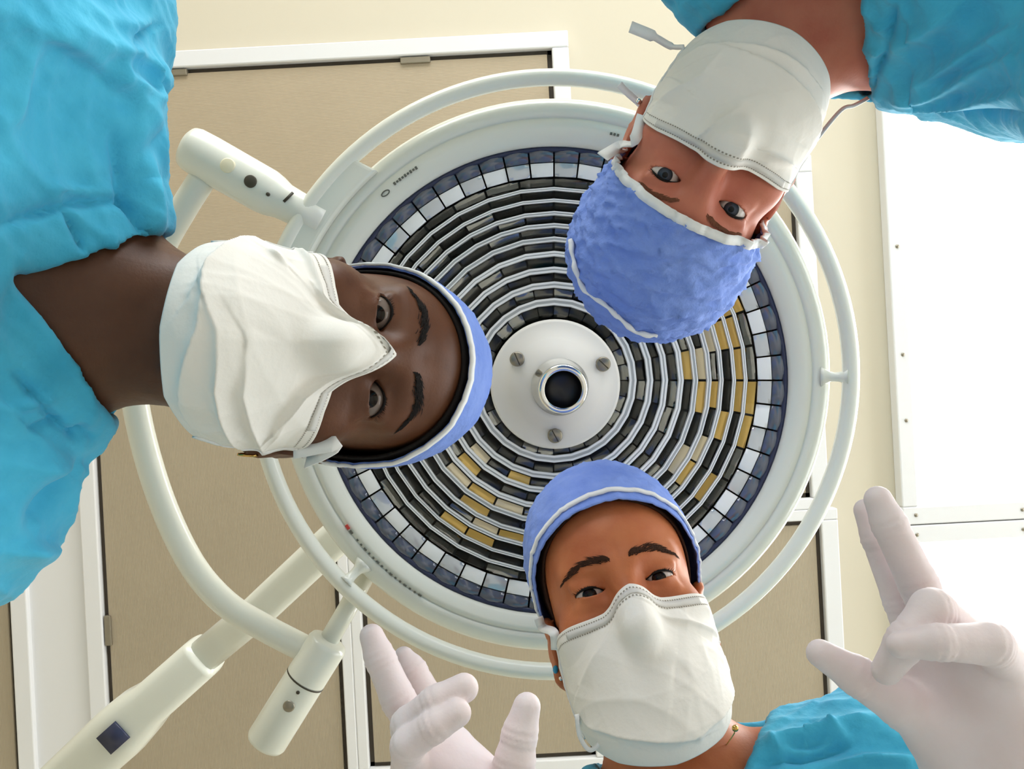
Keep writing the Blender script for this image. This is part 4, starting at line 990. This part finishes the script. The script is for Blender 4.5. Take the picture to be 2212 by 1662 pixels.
# her right hand, at the left
ch = [[(925, 1620, .506, .0108), (862, 1515, .508, .0102), (822, 1425, .512, .0092), (803, 1375, .515, .0074)],
      [(965, 1610, .528, .0105), (930, 1520, .533, .0098), (893, 1450, .538, .0086), (872, 1420, .540, .0066)],
      [(890, 1625, .495, .0110), (882, 1568, .478, .0098), (940, 1520, .472, .0092), (1002, 1487, .474, .0082)],
      [(890, 1670, .485, .0108), (880, 1612, .464, .0092), (935, 1572, .460, .0086), (988, 1541, .462, .0076)],
      [(1090, 1740, .486, .0150), (1110, 1655, .486, .0118), (1122, 1590, .488, .0102), (1138, 1527, .490, .0080)]]
pm = [((915, 1640, .502), (940, 1740, .498), .018, .026), ((960, 1630, .515), (1010, 1740, .505), .018, .026), ((1080, 1745, .488), (990, 1760, .498), .018, .026), ((965, 1740, .5), (970, 1860, .5), .031, .031)]
glove('pale latex glove with upright thumb beside the lamp joint', ch, pm, None, *bounds(*ch, [q for a in pm for q in a[:2]]))

# ---- ties, jewellery and other small things worn
def surf(P, u, v, off=0.0015, neck=False):
    """world point where the ray through photo pixel (u, v) first meets the person's cap, mask, face or neck"""
    c = P.cfg; o = P.l(np.array([0, 0, CAM_Z])); e = P.l(PX(u, v, 1.0)) - o; e /= np.linalg.norm(e); r = 0.3
    for _ in range(160):
        q = o + e * r; pp = tuple(np.array([x]) for x in q); d = min(float(P.cap_hull(pp, 0.012)[0]) if not neck else 1, float(head_sdf(pp, c)[0]), float(mask_hull(pp, c)[0]) if not neck else 1, float(cap(pp, P.n0, P.n1, 0.053, 0.054)[0]))
        if d < off: return P.w((o + e * r)[None])[0]
        r += max(d - off, 0.0004) * 0.7
    return P.w((o + e * 0.7)[None])[0]
def tieribbon(P, pts, w, side, nm='mask_tie'):
    pp = catmull(pts, 8); side = np.cross(np.gradient(pp, axis=0), pp - np.array([0, 0, CAM_Z]) + 0.25 * np.asarray(side, float))
    o = ribbon(nm, pp, w, side, M_TIE, th=0.0012); keep(o, P.root); o['label'] = 'white mask tie'
def corner(P, sx, t): return P.w(P.mask_pts(np.array([sx]), np.array([t]), 0.0015))[0]
tieribbon(person_l, [corner(person_l, 0.97, 0.95), surf(person_l, 722, 960, .003), surf(person_l, 690, 982, .003), surf(person_l, 662, 996, .004)], 0.011, (1, 0.6, 0))
tieribbon(person_r, [corner(person_r, 0.97, 0.97), surf(person_r, 1370, 302, .003), surf(person_r, 1335, 318, .004), surf(person_r, 1302, 338, .004)], 0.010, (-0.4, 0.9, 0))
tieribbon(person_r, [corner(person_r, 0.9, 0.06), PX(1450, 100, .735), PX(1410, 78, .735), PX(1362, 58, .74)], [0.004] * 8 + [0.006] * 8 + [0.0095] * 9, (0.4, -0.9, 0.3))
tieribbon(person_r, [PX(1400, 240, .80), PX(1378, 220, .80), PX(1355, 200, .80), PX(1338, 182, .80)], 0.0065, (0.7, -0.7, 0.2))
tieribbon(person_r, [corner(person_r, -0.97, 0.3), PX(1815, 240, .76), PX(1845, 228, .77), PX(1875, 212, .78)], 0.0035, (0.2, 1, 0))
tieribbon(person_b, [corner(person_b, -0.97, 0.97), surf(person_b, 1196, 1368, .003), surf(person_b, 1172, 1356, .004), surf(person_b, 1163, 1335, .004)], 0.0085, (0.3, 1, 0))
tieribbon(person_b, [corner(person_b, -0.97, 0.12), PX(1246, 1545, .69), PX(1252, 1590, .688), PX(1272, 1620, .686), PX(1292, 1608, .686), PX(1300, 1565, .69)], 0.0036, (0, 0, 1))
def bead(P, name, loc, r, m, sc=(1, 1, 1)):
    bm = bmesh.new(); bmesh.ops.create_icosphere(bm, subdivisions=2, radius=r); bmesh.ops.transform(bm, matrix=Matrix.Translation(Vector(loc)) @ Matrix.Diagonal((*sc, 1)), verts=bm.verts)
    me = bpy.data.meshes.new(name); bm.to_mesh(me); bm.free(); return keep(link(name, me, m), P.root)
def hoop(P, sx):
    c0 = np.array([sx * 0.0755, -0.060, 0.0]); pts = [P.w((c0 + np.array([0.0, math.cos(a) * 0.0065, math.sin(a) * 0.0065]))[None])[0] for a in np.linspace(0, 2 * math.pi, 20, endpoint=False)]
    keep(tube('earring', pts, 0.0011, M_GOLD, closed=True, seg=8), P.root)
hoop(person_l, 1); hoop(person_l, -1)
bead(person_r, 'ear_stud', person_r.w(np.array([[0.0795, -0.052, 0.0]]))[0], 0.0028, M_CHROME)
bead(person_b, 'ear_stud', surf(person_b, 1200, 1447), 0.0026, M_TURQ, (1, 1.5, 1)); bead(person_b, 'ear_stud', surf(person_b, 1212, 1466), 0.0022, M_CHROME)
keep(tube('necklace', [surf(person_b, u, v, .001, True) for u, v in ((1590, 1566), (1586, 1585), (1568, 1612), (1545, 1645), (1530, 1675))], 0.0005, M_GOLD, seg=6), person_b.root)
bead(person_b, 'necklace_clasp', surf(person_b, 1588, 1574, .002, True), 0.0026, M_GOLD)

def nearest_cap(P, u, v, off=0.001):
    V = P.capV; d = V[:, 2] - CAM_Z; uv = V[:, :2] / d[:, None] * F_PX + np.array([1106, 831]); q = V[np.argmin((uv[:, 0] - u) ** 2 + (uv[:, 1] - v) ** 2 + (d * 300) ** 2 * 0.02)]
    c = P.w(np.array([[0, 0.03, -0.01]]))[0]; n = (q - c) / np.linalg.norm(q - c); return q + n * off
pp = catmull([nearest_cap(person_r, u, v) for u, v in ((1232, 520), (1240, 575), (1262, 622), (1300, 655), (1335, 685), (1372, 715), (1420, 726))], 8)
pp = pp + 0.0012 * np.sin(np.arange(len(pp)) * 1.3)[:, None] * np.array([0.5, 0.5, 0.3])
keep(tube('cap_seam', pp, 0.0022 + 0.0006 * np.sin(np.arange(len(pp)) * 0.9), M_TIE, seg=8), person_r.root)

# ---- gloved hands of the other two, resting below the picture
def resting_hand(P, side, label):
    e, w = P.W['E' + side], P.W['W' + side]; a = (w - e) / np.linalg.norm(w - e); x, y, a = frame_from(a, P.fr); sg = 1 if side == 'L' else -1
    pts = lambda l, k, t: w + a * l + x * k * sg + y * t
    segs = [(pts(-.03, 0, 0), pts(.03, 0, 0), .029, .027), (pts(.03, -.018, 0), pts(.085, -.026, 0), .020, .013), (pts(.03, .018, 0), pts(.08, .028, 0), .020, .012)]
    fin = []
    for k, l in ((-.030, .070), (-.010, .080), (.010, .075), (.030, .058)):
        m = pts(.088, k, 0); q = pts(.088 + l * .55, k * 1.1, .012); t = pts(.088 + l * .85, k * 1.1, .034); fin.append([(m, q, .0098, .009), (q, t, .009, .0072)])
    fin.append([(pts(.02, -.028, .008), pts(.055, -.052, .018), .015, .0115), (pts(.055, -.052, .018), pts(.092, -.058, .026), .0115, .0085)])
    al = np.array([s_[i] for s_ in segs for i in (0, 1)] + [s_[i] for f in fin for s_ in f for i in (0, 1)]); g = [np.arange(al[:, i].min() - .035, al[:, i].max() + .035, .0026, dtype=np.float32) for i in range(3)]
    p = (g[0][:, None, None], g[1][None, :, None], g[2][None, None, :]); d = None; ff = None
    for s_ in segs: q = cap(p, *s_); d = q if d is None else smin(d, q, .015)
    for f in fin:
        h = smin(cap(p, *f[0]), cap(p, *f[1]), .004); ff = h if ff is None else smin(ff, h, .002)
    V, Q = snets(smin(d, ff, .008).astype(np.float32), *g); o = fast_mesh('glove', V, Q, M_GLOVE); keep(o, P.root); o['label'] = label
for P_ in (person_l, person_r):
    for sd_ in 'LR': resting_hand(P_, sd_, 'pale latex glove')
